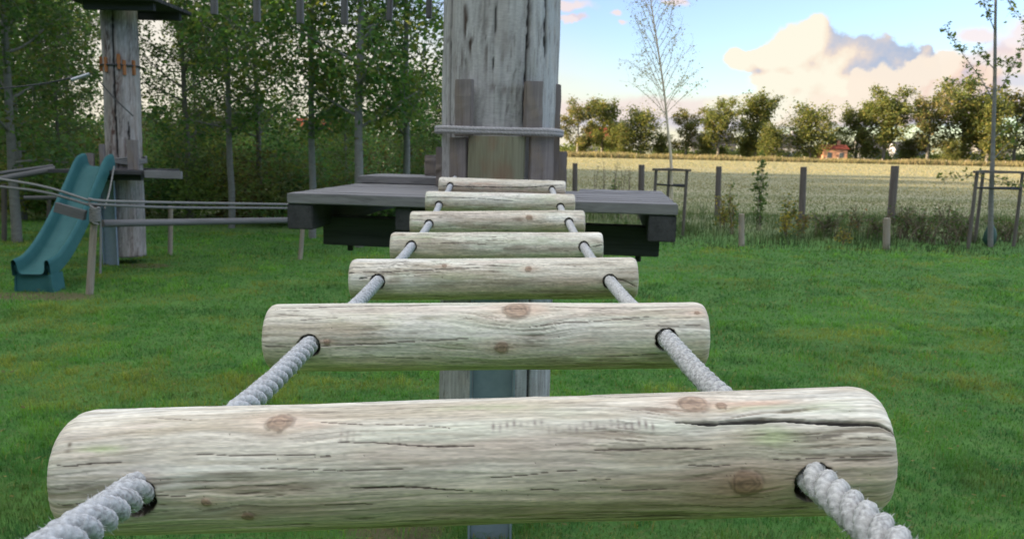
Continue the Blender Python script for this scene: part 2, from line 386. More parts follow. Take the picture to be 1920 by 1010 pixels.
def resample(C, d):
    """d: function arc position -> step"""
    seg = np.linalg.norm(np.diff(C, axis=0), axis=1); A = np.concatenate([[0], np.cumsum(seg)]); s = 0; ts = []
    while s < A[-1]: ts.append(s); s += d(s)
    ts.append(A[-1]); ts = np.array(ts)
    return np.stack([np.interp(ts, A, C[:, k]) for k in range(3)], 1), ts
def rope_mesh(name, pts, rad, pitch, step, nphi=40, seed=0, base=(.56, .56, .565), fuzz=0, lay=1, lobe=.5):
    C, s = resample(catmull(pts), step); T, Na, Nb = frames(C)
    ph = np.linspace(0, 2 * math.pi, nphi, endpoint=False)
    PH = np.repeat(ph[None], len(s), 0); S = np.repeat(s[:, None], nphi, 1)
    u = PH - lay * 2 * math.pi * S / pitch
    w = np.mod(u, 2 * math.pi / 3) - math.pi / 3
    a = rad * .52; b = rad - a
    r = b * np.cos(w) + np.sqrt(np.maximum(a * a - (b * np.sin(w)) ** 2, 0))
    r = rad * (1 - lobe) + r * lobe
    groove = ss(.55, 1.0, np.abs(w) / (math.pi / 3))
    r = r * (1 - .07 * groove) + rad * .05 * fbm(PH * 8 + 3, S * 700, seed, 3) + rad * .03 * vn(np.cos(PH) * 2 + 5, S * 50, seed + 3)
    # yarn texture inside the strand: small oblique threads
    yarn = np.sin(u * 9 + lay * S * 1500 + 2.2 * vn(u * 3, S * 260, seed + 2))
    r = r + rad * .032 * yarn
    c = np.zeros(S.shape + (3,)) + np.array(base)
    c *= (1 + .15 * yarn + .15 * fbm(u * 5, S * 500, seed + 5, 3) + .10 * fbm(PH * 1.0, S * 12, seed + 7, 2))[..., None]
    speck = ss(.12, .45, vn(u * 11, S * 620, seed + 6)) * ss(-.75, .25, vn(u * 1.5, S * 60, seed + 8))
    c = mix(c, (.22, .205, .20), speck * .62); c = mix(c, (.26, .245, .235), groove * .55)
    P = C[:, None] + r[..., None] * (np.cos(PH)[..., None] * Na[:, None] + np.sin(PH)[..., None] * Nb[:, None])
    n = len(s); ii, jj = np.meshgrid(np.arange(n - 1), np.arange(nphi), indexing='ij'); j2 = (jj + 1) % nphi
    q = np.stack([ii * nphi + jj, ii * nphi + j2, (ii + 1) * nphi + j2, (ii + 1) * nphi + jj], -1).reshape(-1, 4)
    V = P.reshape(-1, 3); cc = np.clip(c.reshape(-1, 3), .02, .95); tri = None
    if fuzz:
        g = np.random.default_rng(seed + 50); k = (g.random(fuzz) ** 1.4 * (len(s) * .72)).astype(int); j = g.integers(0, nphi, fuzz)
        base_p = P[k, j]; out = base_p - C[k]; out /= np.linalg.norm(out, axis=1)[:, None]
        dirn = out * g.uniform(.3, 1, (fuzz, 1)) + g.normal(0, .6, (fuzz, 3)); dirn /= np.linalg.norm(dirn, axis=1)[:, None]
        L = g.uniform(.001, .0048, (fuzz, 1)); sd = np.cross(dirn, out); sd /= np.linalg.norm(sd, axis=1)[:, None] + 1e-6
        b0 = len(V); W = .00018
        V = np.concatenate([V, np.stack([base_p + sd * W, base_p - sd * W, base_p + dirn * L], 1).reshape(-1, 3)])
        tri = b0 + np.arange(fuzz * 3).reshape(-1, 3); cc = np.concatenate([cc, np.full((fuzz * 3, 3), .62)])
    return V, q[:, ::-1] if False else q, tri, cc
sides = [('rope', 0, [(60, 1052, .41), (-260, 1290, .27)], 'thick twisted rope through the left holes of the log rungs'),
         ('rope', 1, [(1718, 1062, .41), (2020, 1340, .27)], 'thick twisted rope through the right holes of the log rungs')]
for nm, side, near, lab in sides:
    pts = [PD(*near[1]), PD(*near[0])]
    hs = [h[side] for h in holes]
    for k, h in enumerate(hs):
        if k:
            m = (hs[k - 1] + h) / 2; m[2] -= .006; pts.append(m)
        pts.append(h)
    d = hs[-1] - hs[-2]; d = d / np.linalg.norm(d); pts.append(hs[-1] + d * .28)
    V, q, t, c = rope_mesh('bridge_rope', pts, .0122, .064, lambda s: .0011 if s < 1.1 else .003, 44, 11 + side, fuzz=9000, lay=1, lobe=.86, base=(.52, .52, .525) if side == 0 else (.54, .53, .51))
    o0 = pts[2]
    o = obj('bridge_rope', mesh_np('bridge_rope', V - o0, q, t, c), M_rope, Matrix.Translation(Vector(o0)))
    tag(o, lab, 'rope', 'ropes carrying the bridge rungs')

# ------------------------------------------------------------------ generic solids
def box_me(L, w, h, bev=.004, jit=0.0, seed=0):
    bm = bmesh.new(); bmesh.ops.create_cube(bm, size=1)
    for v in bm.verts: v.co = Vector((v.co.x * L, v.co.y * w, v.co.z * h))
    bmesh.ops.subdivide_edges(bm, edges=[e for e in bm.edges if abs((e.verts[0].co - e.verts[1].co).x) > L * .9], cuts=6)
    g = random.Random(seed)
    if jit:
        for v in bm.verts: v.co += Vector((g.uniform(-jit, jit), g.uniform(-jit, jit), g.uniform(-jit, jit)))
    if bev:
        ed = [e for e in bm.edges if len(e.link_faces) == 2 and e.calc_face_angle(0) > .8]
        bmesh.ops.bevel(bm, geom=ed, offset=bev, segments=2, affect='EDGES')
    me = bpy.data.meshes.new('box'); bm.to_mesh(me); bm.free(); return me
def beam(name, p0, p1, w, h, mat, parent=None, up=(0, 0, 1), bev=.004, jit=.0015, seed=0):
    """beam from p0 to p1; w across, h along 'up'"""
    M, L = basis(p0, p1, up); return obj(name, box_me(L, w, h, bev, jit, seed), mat, M, parent)
def tube_me(L, r0, r1, n=14, rings=10, wob=.06, seed=0, cap=True, bend=0.0):
    x = np.linspace(-L / 2, L / 2, rings); th = np.linspace(0, 2 * math.pi, n, endpoint=False)
    X = np.repeat(x[:, None], n, 1); TH = np.repeat(th[None], rings, 0); R = np.repeat(np.linspace(r0, r1, rings)[:, None], n, 1)
    R = R * (1 + wob * fbm(X * 2.3 / max(L, .3) * 2 + 4, np.cos(TH) + 2.5, seed, 3) + wob * .6 * np.sin(3 * TH + seed))
    off = bend * (1 - (2 * x / L) ** 2)
    V = np.stack([X, R * np.cos(TH) + off[:, None], R * np.sin(TH)], -1).reshape(-1, 3)
    ii, jj = np.meshgrid(np.arange(rings - 1), np.arange(n), indexing='ij'); j2 = (jj + 1) % n
    q = np.stack([ii * n + jj, (ii + 1) * n + jj, (ii + 1) * n + j2, ii * n + j2], -1).reshape(-1, 4)[:, ::-1]
    tri = []
    if cap:
        a = len(V); V = np.vstack([V, [[-L / 2, off[0], 0], [L / 2, off[-1], 0]]])
        for j in range(n):
            tri.append((a, j, (j + 1) % n)); tri.append((a + 1, (rings - 1) * n + (j + 1) % n, (rings - 1) * n + j))
        tri = np.array(tri)[:, ::-1]
    me = mesh_np('tube', V, q, tri if cap else None)
    if cap:
        me.set_sharp_from_angle(angle=math.radians(50))
    return me
def log(name, p0, p1, r0, r1, mat, parent=None, n=14, rings=10, wob=.06, seed=0, bend=0.):
    M, L = basis(p0, p1); return obj(name, tube_me(L, r0, r1, n, rings, wob, seed, True, bend), mat, M, parent)
def join_parts(name, parts, mat, M=None, parent=None):
    """several bits (mesh, matrix) -> ONE mesh object"""
    bm = bmesh.new()
    for me, X in parts:
        b2 = bmesh.new(); b2.from_mesh(me); b2.transform(X); tmp = bpy.data.meshes.new('t'); b2.to_mesh(tmp); b2.free(); bm.from_mesh(tmp); bpy.data.meshes.remove(tmp)
    M = M if M is not None else Matrix.Identity(4)
    bm.transform(Matrix(M).inverted()); me = bpy.data.meshes.new(name); bm.to_mesh(me); bm.free()
    return obj(name, me, mat, M, parent)
def cord(name, pts, rad, mat, label=None, cat='rope', group=None, parent=None, n=8, k=10):
    C = catmull(pts, k); T, A, B = frames(C); ph = np.linspace(0, 2 * math.pi, n, endpoint=False)
    P = C[:, None] + rad * (np.cos(ph)[None, :, None] * A[:, None] + np.sin(ph)[None, :, None] * B[:, None])
    m = len(C); ii, jj = np.meshgrid(np.arange(m - 1), np.arange(n), indexing='ij'); j2 = (jj + 1) % n
    q = np.stack([ii * n + jj, ii * n + j2, (ii + 1) * n + j2, (ii + 1) * n + jj], -1).reshape(-1, 4)
    o0 = C[0]; o = obj(name, mesh_np(name, P.reshape(-1, 3) - o0, q), mat, Matrix.Translation(Vector(o0)), parent)
    if label: tag(o, label, cat, group)
    return o
M_cord = mat_plain('cord', (.24, .235, .225), (.15, .145, .14), .95, 0, 90, .4, .05)

# ------------------------------------------------------------------ tower pole with painted weathering
PAL_POLE = dict(a=(.47, .455, .445), b=(.35, .335, .325), grey=(.17, .16, .16), dark=(.075, .06, .055), green=(.34, .355, .33), pink=(.36, .325, .30), white=(.58, .57, .565), knot=(.13, .09, .07), halo=(.28, .22, .18))
def pole_mesh(rad, z0, z1, seed, cracks=(), knots=(), patches=(), nth=240, nz=340, lean=(0, 0), taper=0.0, pal=None, lump=1.0, streak=.75):
    th = np.linspace(-math.pi, math.pi, nth, endpoint=False); z = np.linspace(z0, z1, nz)
    TH = np.repeat(th[None], nz, 0); Z = np.repeat(z[:, None], nth, 1)
    c, h = wood(Z * .42, TH * rad * .40, seed, pal or PAL_POLE, [([(a * .42, b * rad * .40) for a, b in p], w * .4) for p, w in cracks], [(a * .42, b * rad * .4, k * .4) for a, b, k in knots], [(a * .42, b * rad * .4, e * .42, f_ * rad * .4, g, q) for a, b, e, f_, g, q in patches], streak)
    R = rad * (1 + taper * (z1 - Z)) + h * 3 + lump * rad * .02 * fbm(np.cos(TH) * 1.5 + 4, np.sin(TH) * 1.5 + Z * .35 * (1 + lump) * .5, seed + 1, 3) + rad * .012 * np.abs(vn(TH * 6, Z * .2, seed + 2))
    V = np.stack([np.sin(TH) * R + lean[0] * Z, -np.cos(TH) * R + lean[1] * Z, Z], -1).reshape(-1, 3)
    ii, jj = np.meshgrid(np.arange(nz - 1), np.arange(nth), indexing='ij'); j2 = (jj + 1) % nth
    q = np.stack([ii * nth + jj, ii * nth + j2, (ii + 1) * nth + j2, (ii + 1) * nth + jj], -1).reshape(-1, 4)
    a = len(V); V = np.vstack([V, [[lean[0] * z1, lean[1] * z1, z1 + .01], [lean[0] * z0, lean[1] * z0, z0]]])
    tri = [(a, (nz - 1) * nth + j, (nz - 1) * nth + (j + 1) % nth) for j in range(nth)] + [(a + 1, (j + 1) % nth, j) for j in range(nth)]
    col = np.vstack([c.reshape(-1, 3), [[.3, .28, .26]] * 2])
    return mesh_np('pole', V, q, np.array(tri), col)
def steel_channel(name, x, y, zt, w, d, parent, yaw=0.0):
    """U section, open side towards the viewer"""
    t = .012; X = Matrix.Translation((x, y, 0)) @ Matrix.Rotation(yaw, 4, 'Z'); parts = []
    for (cx, cy, sx, sy) in ((0, t / 2, w - 2 * t - .004, t), (-w / 2 + t / 2, -d / 2, t, d), (w / 2 - t / 2, -d / 2, t, d)):
        me = box_me(zt + .3, sy, sx, .002, 0)
        R = Matrix(((0, 0, 1, 0), (0, 1, 0, 0), (-1, 0, 0, 0), (0, 0, 0, 1)))
        parts.append((me, X @ Matrix.Translation((cx, cy, zt / 2 - .15)) @ R))
    return join_parts(name, parts, M_steel, None if False else Matrix.Translation((x, y, 0)), parent)

# central tower ------------------------------------------------------
DZ = 1.895
TX, TY, TR = -.085, 4.46, .305
tower = empty('tower_pole', (TX, TY, 0), 'massive grey weathered pole rising behind the near platform', 'pole', 'poles carrying the climbing platforms')
me = pole_mesh(TR, .28, 6.2, 301,
    cracks=[([(2.0, .42), (2.6, .45), (3.2, .50), (4.2, .5)], .007), ([(1.9, -.95), (2.7, -.98), (3.6, -.93)], .006), ([(2.45, -.12), (2.9, -.06), (3.5, -.10), (4.5, -.1)], .004), ([(2.55, .85), (3.0, .82)], .01), ([(.3, .6), (1.0, .65), (1.7, .6)], .01)],
    patches=[(2.72, -.60, .09, .05, (.07, .045, .035), 1.3), (2.64, -.50, .07, .05, (.06, .04, .03), 1.3), (2.80, -.63, .05, .03, (.08, .05, .04), 1.), (2.56, -.68, .05, .03, (.1, .07, .06), 1.), (2.60, -.22, .12, .03, (.10, .07, .055), .9), (2.40, .05, .02, .1, (.10, .07, .05), .9), (2.40, .22, .04, .03, (.10, .07, .05), .9), (2.42, -.08, .02, .06, (.09, .06, .05), .8),
             (2.68, .48, .10, .04, (.09, .07, .055), 1.1), (2.83, .50, .08, .03, (.09, .07, .055), 1.1), (2.58, .04, .05, .03, (.14, .10, .09), .9), (2.9, -.9, 1.2, .14, (.46, .44, .42), .7), (2.9, .95, 1.2, .35, (.50, .52, .54), .7), (2.62, .15, .06, .1, (.30, .27, .25), .6)], taper=.004)
obj('pole', me, M_logcol, Matrix.Translation((TX, TY, 0)), tower)
steel_channel('steel_beam', TX - .005, TY - TR - .035, 1.72, .238, .045, tower)

# platform (measured corners)
FL, FR, BR, BL = (np.array(p) for p in ((-1.008, 3.564, DZ), (.686, 3.359, DZ), (.745, 4.345, DZ), (-.960, 4.47, DZ)))
fx = (FR - FL); fw = np.linalg.norm(fx); fx /= fw; fy = np.array([-fx[1], fx[0], 0]); fc = (FL + FR) / 2
platform = empty('platform', (*((FL + FR + BR + BL)[:2] / 4), 1.6), 'grey plank platform on dark beams around the central tower pole', 'platform', 'timber platforms on the tower poles')
def dk(u, v, z): return fc + fx * u + fy * v + np.array([0, 0, z - DZ])       # deck coordinates
parts = []
v = .0; k = 0
while v < .99:
    w = .137; vc = v + w / 2
    spans = [(-fw / 2 + RNG.uniform(-.004, .004), fw / 2 + RNG.uniform(-.004, .004))]
    if v > .76: spans = [(-fw / 2, -.22), (.40, fw / 2)]
    for s0, s1 in spans:
        M, L = basis(dk(s0, vc, DZ - .023), dk(s1, vc, DZ - .023)); parts.append((box_me(L, w - .007, .046, .004, .0012, k), M)); k += 1
    v += w + .003
join_parts('deck', parts, M_deck, WM[platform.name], platform)
ub = DZ - .047
for u in (-fw / 2 + .058, fw / 2 - .058):
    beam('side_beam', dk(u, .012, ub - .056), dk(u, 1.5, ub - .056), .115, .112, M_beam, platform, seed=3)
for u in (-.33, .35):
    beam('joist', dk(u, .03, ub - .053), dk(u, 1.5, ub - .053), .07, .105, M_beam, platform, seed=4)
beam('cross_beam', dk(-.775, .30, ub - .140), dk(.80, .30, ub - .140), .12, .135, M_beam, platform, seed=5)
for u in (-.66, .71):
    log('bolt', dk(u, .30, ub - .207), dk(u, .30, ub - .238), .014, .014, M_iron, platform, 10, 3, 0)
# rear part of the deck, seen left of the pole
parts = []
for j in range(3):
    M, L = basis(dk(-.86, 1.10 + j * .14, DZ + .022), dk(-.28, 1.10 + j * .14, DZ + .022)); parts.append((box_me(L, .132, .04, .004, .001, j), M))
join_parts('rear_deck', parts, M_deck, WM[platform.name], platform)

# boards lashed round the pole
def board(px0, px1, pyt, Y, zb, mat, label, th=.03, yaw=0., seed=0, top=None):
    a, b = PY(px0, pyt, Y), PY(px1, pyt, Y); w = np.linalg.norm(b - a); m = (a + b) / 2; zt = m[2] if top is None else top
    M = Matrix.Translation((m[0], Y + th / 2, (zt + zb) / 2)) @ Matrix.Rotation(yaw, 4, 'Z') @ Matrix(((0, 0, 1, 0), (0, 1, 0, 0), (-1, 0, 0, 0), (0, 0, 0, 1)))
    o = obj('lashed_board', box_me(zt - zb, th, w, .004, .002, seed), mat, M)
    return tag(o, label, 'board', 'boards lashed around the tower pole')
board(852, 889, 149, TY - TR - .030, DZ + .272, M_board, 'tall brown grey board on the left front of the pole above the lashing', .035, -.55, 1)
board(984, 1018, 152, TY - TR - .028, DZ + .272, M_board, 'tall grey board on the right front of the pole above the lashing', .045, .35, 2)
board(1040, 1052, 158, TY - .10, DZ, M_board, 'narrow dark board standing against the right flank of the pole', .06, .1, 3)
board(843, 879, 258, TY - TR - .005, DZ, M_board, 'short grey board left of the mossy half log', .035, -.45, 4)
board(992, 1040, 255, TY - TR - .02, DZ, M_board, 'short pale stained board right of the mossy half log', .03, .4, 5)
board(1041, 1063, 284, TY - .02, DZ, M_board, 'short dark board at the right rear foot of the pole', .05, .2, 6)
board(817, 832, 276, TY - .06, DZ, M_board, 'dark upright board at the left flank of the pole', .05, .0, 7)
board(796, 818, 291, TY + .35, DZ + .04, M_board, 'low stub board standing behind the pole on the rear deck', .05, .1, 8)
# mossy half log
a, b = PY(877, 254, TY - TR - .075), PY(986, 254, TY - TR - .075); hw = (b[0] - a[0]) / 2; hx = (a[0] + b[0]) / 2; ht = a[2]
th = np.linspace(math.pi, 2 * math.pi, 26); zz = np.linspace(DZ + .002, ht, 20)
V = []
for z in zz:
    for t in th: V.append((hx + hw * math.cos(t) * (1 + .012 * math.sin(9 * z + t * 3)), TY - TR - .02 + .085 * math.sin(t), z))
    for t in (1 / 3, 2 / 3): V.append((hx + hw * (1 - 2 * t), TY - TR - .02 + .004, z))
n = 28; q = [(i * n + j, i * n + (j + 1) % n, (i + 1) * n + (j + 1) % n, (i + 1) * n + j) for i in range(19) for j in range(n)]
bm = bmesh.new(); vs = [bm.verts.new(p) for p in V]
for f4 in q: bm.faces.new([vs[k] for k in f4])
bm.faces.new([vs[19 * n + j] for j in range(n)]); bm.faces.new([vs[j] for j in reversed(range(n))])
R = Matrix.Translation((hx, TY - TR, (DZ + ht) / 2)) @ Matrix(((0, 0, 1, 0), (0, 1, 0, 0), (-1, 0, 0, 0), (0, 0, 0, 1)))
bm.transform(R.inverted()); bmesh.ops.recalc_face_normals(bm, faces=bm.faces); me = bpy.data.meshes.new('half_log'); bm.to_mesh(me); bm.free()
o = obj('half_log', me, M_boardg, R); tag(o, 'mossy green half log standing upright against the foot of the pole', 'log')
# lashing rope, two turns round boards and pole
zr = (PY(938, 246, TY - TR)[2])
for k, dz in enumerate((.012, -.012)): pass
C = []
for k in range(0, 2 * 80 + 1):
    t = math.pi / 2 + 2 * math.pi * k / 80
    rx, ry = TR + .024, TR + .068
    pw = lambda v: math.copysign(abs(v) ** .42, v)
    C.append((TX + .002 + rx * pw(math.cos(t)), TY - .005 + ry * pw(math.sin(t)), zr + .0145 - .0275 * k / 160 * 1.05 + .001 * math.sin(5 * t)))
V, q, t3, c = rope_mesh('lashing_rope', C, .0132, .05, lambda s: .004, 20, 5, base=(.43, .41, .415), lobe=.22)
o = obj('lashing_rope', mesh_np('lashing_rope', V - np.array((TX, TY, zr)), q, t3, c), M_rope, Matrix.Translation((TX, TY, zr)))
tag(o, 'grey rope wound twice around the boards of the central pole', 'rope')
cord('pole_cable', [PY(1030, -60, TY - .02), PY(1041, 0, TY - .02), PY(1044, 40, TY - .04), PY(1040, 56, TY - .06)], .006, M_cable, 'thin dark cable looping at the upper right edge of the central pole', 'cable')

# ------------------------------------------------------------------ left tower
LX, LY = -6.62, 13.75
ltower = empty('tower_pole', (LX, LY, 0), 'smaller grey pole behind the teal slide, with rusty brackets', 'pole', 'poles carrying the climbing platforms')
me = pole_mesh(.272, .12, 6.0, 501, cracks=[([(1.6, .1), (2.6, .05), (4.3, .1)], .02), ([(1.6, .7), (2.4, .75)], .02)],
    patches=[(3.55, -.30, .35, .22, (.075, .045, .035), 1.5), (3.3, .35, .22, .18, (.13, .065, .045), 1.2), (2.25, -.1, .40, .17, (.11, .055, .045), 1.5), (2.0, .6, .35, .14, (.12, .07, .055), 1.3), (2.95, .2, .3, .13, (.11, .065, .055), 1.3), (1.85, -.4, .3, .2, (.13, .09, .07), 1.2), (2.4, -.9, 2, .35, (.44, .41, .39), .8), (2.5, .75, .5, .25, (.46, .43, .42), .7), (4.0, .1, .3, .9, (.15, .12, .11), .7)], nth=120, nz=160, lean=(.012, 0), taper=.012, pal=dict(a=(.40, .36, .345), b=(.27, .225, .205), grey=(.12, .10, .095), dark=(.06, .045, .04), green=(.29, .28, .25), pink=(.30, .23, .20), white=(.43, .40, .385), knot=(.13, .08, .06), halo=(.25, .17, .13)), lump=3.0)
obj('pole', me, M_logcol, Matrix.Translation((LX - .02, LY, 0)), ltower)
steel_channel('steel_beam', LX - .14, LY - .34, 1.42, .25, .05, ltower)
for ang, dz in ((-1.1, 0), (-.38, -.02), (.35, .03), (.62, -.06), (1.15, -.05)):
    zb = 3.32 + dz; q = Vector((LX - .02 + .012 * zb + .288 * math.sin(ang), LY - .288 * math.cos(ang), zb))
    beam('bracket', q + Vector((0, 0, -.12)), q + Vector((0, 0, .12)), .05, .06, M_rust, ltower, up=(math.sin(ang), -math.cos(ang), 0), bev=.006)
def lplat(name, z, label, px0, px1, th=.1, depth=1.3):
    x0 = PY(px0, 318, LY - .6)[0]; x1 = PY(px1, 318, LY - .6)[0]; e = empty(name, ((x0 + x1) / 2, LY, z - .2), label, 'platform', 'timber platforms on the tower poles')
    pr = []
    for j in range(8):
        M, L = basis((x0, LY - .72 + j * .19, z - .03), (x1, LY - .72 + j * .19, z - .03))
        if j in (3, 4, 5):
            for s0, s1 in ((x0, LX - .34), (LX + .40, x1)):
                M, L = basis((s0, LY - .72 + j * .19, z - .03), (s1, LY - .72 + j * .19, z - .03)); pr.append((box_me(L, .175, .055, .004, .002, j), M))
        else: pr.append((box_me(L, .175, .055, .004, .002, j), M))
    join_parts('deck', pr, M_beam, WM[e.name], e)
    for yy in (-.55, .45): beam('cross_beam', (x0 + .2, LY + yy, z - .06 - th / 2), (x1 - .1, LY + yy, z - .06 - th / 2), .1, th, M_beam, e)
    return e, x0, x1
cord('band_wire', [Vector((LX - .02 + .012 * 3.3 + .305 * math.sin(a_ * .26), LY - .305 * math.cos(a_ * .26), 3.30)) for a_ in range(-8, 9)], .014, M_cable, parent=ltower, k=3)
lp, lx0, lx1 = lplat('platform', 1.60, 'dark timber platform at the head of the teal slide', 103, 275)
beam('side_board', (PY(272, 322, LY - .75)[0], LY - .74, 1.555), (PY(339, 324, LY - .75)[0], LY - .72, 1.55), .09, .12, M_deck, lp)
lplat('platform', 4.30, 'dark upper platform at the top of the left pole', 150, 312, .12)
# lashing of the left pole
C = [(LX + .0 + .335 * math.cos(2 * math.pi * k / 24), LY + .345 * math.sin(2 * math.pi * k / 24), 1.80 - .10 * k / 96 + .012 * math.sin(k)) for k in range(97)]
cord('lashing_rope', C, .02, M_cord, 'rope wound round the foot of the left pole above the slide', 'rope')
for px0, px1, yt, lab, yy in ((186, 196, 270, 'short upright board at the left flank of the left pole', -.33), (238, 258, 262, 'short upright board at the right front of the left pole', -.39), (160, 176, 287, 'low stub board left of the left pole', -.1)):
    a, b = PY(px0, yt, LY + yy), PY(px1, yt, LY + yy)
    o = beam('upright_board', ((a[0] + b[0]) / 2, LY + yy, 1.602), ((a[0] + b[0]) / 2, LY + yy, a[2]), b[0] - a[0], .05, M_board, up=(0, 1, 0)); tag(o, lab, 'board')
cord('guy_cable', [PY(172, 138, LY - .2), PY(90, 155, 13.4), PY(0, 166, 13.1), PY(-300, 190, 12.6)], .012, M_cable, 'thin steel cable running from the left pole out over the wood', 'cable')
o = log('turnbuckle', PY(168, 139, LY - .22), PY(134, 150, LY - .3), .028, .028, mat_plain('zinc', (.55, .56, .57), (.4, .4, .42), .4, .6, 30), None, 10, 6, .05); tag(o, 'pale metal turnbuckle on the cable beside the left pole', 'turnbuckle')
cord('pole_wire', [PY(186, 152, LY - .36), PY(215, 185, LY - .40), PY(250, 218, LY - .33)], .010, M_cable, 'dark wire slanting across the face of the left pole', 'wire')

# slide -------------------------------------------------------------
slide = empty('slide', (-6.6, 11.6, 0), 'teal plastic slide leading down from the left platform to the lawn', 'slide')
path = np.array([(-6.74, 13.15, 1.66), (-6.74, 12.97, 1.62), (-6.72, 12.65, 1.33), (-6.70, 12.25, .96), (-6.67, 11.85, .65), (-6.63, 11.45, .415), (-6.60, 11.12, .29), (-6.585, 10.86, .25)])
C = catmull(path, 6)
T = np.gradient(C, axis=0); T /= np.linalg.norm(T, axis=1)[:, None]
X = np.array([1.0, .04, 0]); Xn = np.array([X - t * (X @ t) for t in T]); Xn /= np.linalg.norm(Xn, axis=1)[:, None]; U = np.cross(Xn, T); U *= np.sign(U[:, 2:3] + 1e-9)
# trough profile (x across, u up): outer lip, wall, bed, wall, lip, outer skirt
prof = [(-.30, -.03), (-.298, .16), (-.285, .22), (-.26, .24), (-.235, .225), (-.218, .185), (-.205, .07), (-.19, .025), (-.15, .0), (0, -.004), (.15, .0), (.19, .025), (.205, .07), (.218, .185), (.235, .225), (.26, .24), (.285, .22), (.298, .16), (.30, -.03), (.28, -.03), (.255, .14), (.21, -.01), (.15, -.03), (-.15, -.03), (-.21, -.01), (-.255, .14), (-.28, -.03)]
V = np.array([[C[i] + Xn[i] * a * .86 + U[i] * b * .85 for a, b in prof] for i in range(len(C))]).reshape(-1, 3); n = len(prof)
ii, jj = np.meshgrid(np.arange(len(C) - 1), np.arange(n), indexing='ij'); j2 = (jj + 1) % n
q = np.stack([ii * n + jj, ii * n + j2, (ii + 1) * n + j2, (ii + 1) * n + jj], -1).reshape(-1, 4)
o0 = np.array((-6.6, 11.6, 0)); me = mesh_np('chute', V - o0, q); me.set_sharp_from_angle(angle=math.radians(60))
bmx = bmesh.new(); bmx.from_mesh(me); bmesh.ops.recalc_face_normals(bmx, faces=bmx.faces); bmx.to_mesh(me); bmx.free()
obj('chute', me, M_slide, Matrix.Translation(Vector(o0)), slide)
# closed foot under the run-out: front wall with two splayed side feet
bm = bmesh.new()
def pris(bm, pts, y0, y1, sl=0.0):
    A = [bm.verts.new((x, y0 - sl * (.25 - z), z)) for x, z in pts]; B = [bm.verts.new((x, y1, z)) for x, z in pts]
    bm.faces.new(A); bm.faces.new(B[::-1])
    for k in range(len(pts)): bm.faces.new((A[k], B[k], B[(k + 1) % len(pts)], A[(k + 1) % len(pts)]))
cx = -6.575
pris(bm, [(cx - .25, .0), (cx + .205, .0), (cx + .213, .236), (cx - .25, .236)], 10.90, 11.02)
pris(bm, [(cx + .222, .0), (cx + .275, .0), (cx + .252, .25), (cx + .222, .25)], 10.86, 11.16)
pris(bm, [(cx - .275, .0), (cx - .253, .0), (cx - .24, .25), (cx - .255, .25)], 10.88, 11.16)
bmesh.ops.recalc_face_normals(bm, faces=bm.faces); bm.transform(Matrix.Translation(-Vector(o0))); me = bpy.data.meshes.new('foot'); bm.to_mesh(me); bm.free()
obj('foot', me, M_slide, Matrix.Translation(Vector(o0)), slide)

# low rope course -----------------------------------------------------
def thing_log(name, p0, p1, r0, r1, mat, label, cat, group=None, **kw): return tag(log(name, p0, p1, r0, r1, mat, **kw), label, cat, group)
fp = PZ(168, 551); FYc = fp[1]
G = 'posts of the low rope course'
thing_log('course_post', fp, PY(178, 385, FYc), .05, .043, M_postpale, 'leaning pale birch post between slide and near platform', 'post', G, seed=4)
p = PZ(319, 478); thing_log('course_post', p, PY(320, 386, p[1]), .044, .042, M_postpale, 'thin pale post under the ropes right of the left pole', 'post', G, seed=5)
p2 = PZ(563, 486); thing_log('course_post', p2, PY(571, 384, p2[1]), .04, .04, M_postpale, 'thin post half hidden behind the corner of the near platform', 'post', G, seed=6)
p3 = PZ(8, 452); thing_log('course_post', p3, PY(8, 345, p3[1]), .05, .05, M_post, 'dark short post at the far left edge under the ropes', 'post', G, seed=7)
p4 = PZ(90, 440); thing_log('course_post', p4, PY(92, 366, p4[1]), .04, .04, M_post, 'short post between the trunk and the teal slide', 'post', G, seed=8)
Q = PY(178, 380, FYc - .06)
for dy, lab in ((0, 'upper hand rope running right from the leaning birch post'), (9, 'lower hand rope running right from the leaning birch post')):
    cord('hand_rope', [PY(165, 373 + dy, FYc - .06), PY(200, 377 + dy * .8, FYc + .1), PY(330, 380 + dy, 12.3), PY(540, 383 + dy * .8, 14.3), PY(640, 384 + dy, 15.2)], .020, M_cord, lab, 'rope', 'hand ropes of the low course')
for a, lab in (([(170, 377), (90, 352), (0, 336), (-250, 300)], 'upper hand rope sagging from the birch post to the left'), ([(170, 385), (90, 362), (0, 350), (-250, 325)], 'lower hand rope sagging from the birch post to the left')):
    cord('hand_rope', [PY(x, y, FYc - .05 - .002 * (170 - x) * .3) for x, y in a], .018, M_cord, lab, 'rope', 'hand ropes of the low course')
thing_log('balance_beam', PY(192, 419, FYc + .15), PY(660, 411, 15.1), .052, .052, M_rail, 'long horizontal balance log hanging under the hand ropes', 'beam', seed=9)
o = beam('short_plank', PY(104, 388, FYc - .1), PY(160, 404, FYc - .1), .07, .13, M_rail); tag(o, 'short grey plank hung across the front of the slide', 'plank')
thing_log('rail_log', PY(-60, 346, 12.6), PY(104, 317, 13.1), .045, .05, M_rail, 'grey rail log meeting the left platform from the frame edge', 'rail', 'rails into the left platform', seed=10)
thing_log('rail_log', PY(-60, 333, 13.0), PY(100, 311, 13.5), .03, .03, M_rail, 'thinner grey rail just above the rail log at the left platform', 'rail', 'rails into the left platform', seed=11)
thing_log('cross_rail', PY(45, 371, 13.2), PY(185, 370, 13.6), .035, .035, M_rail, 'short horizontal rail behind the teal slide', 'rail', seed=12)
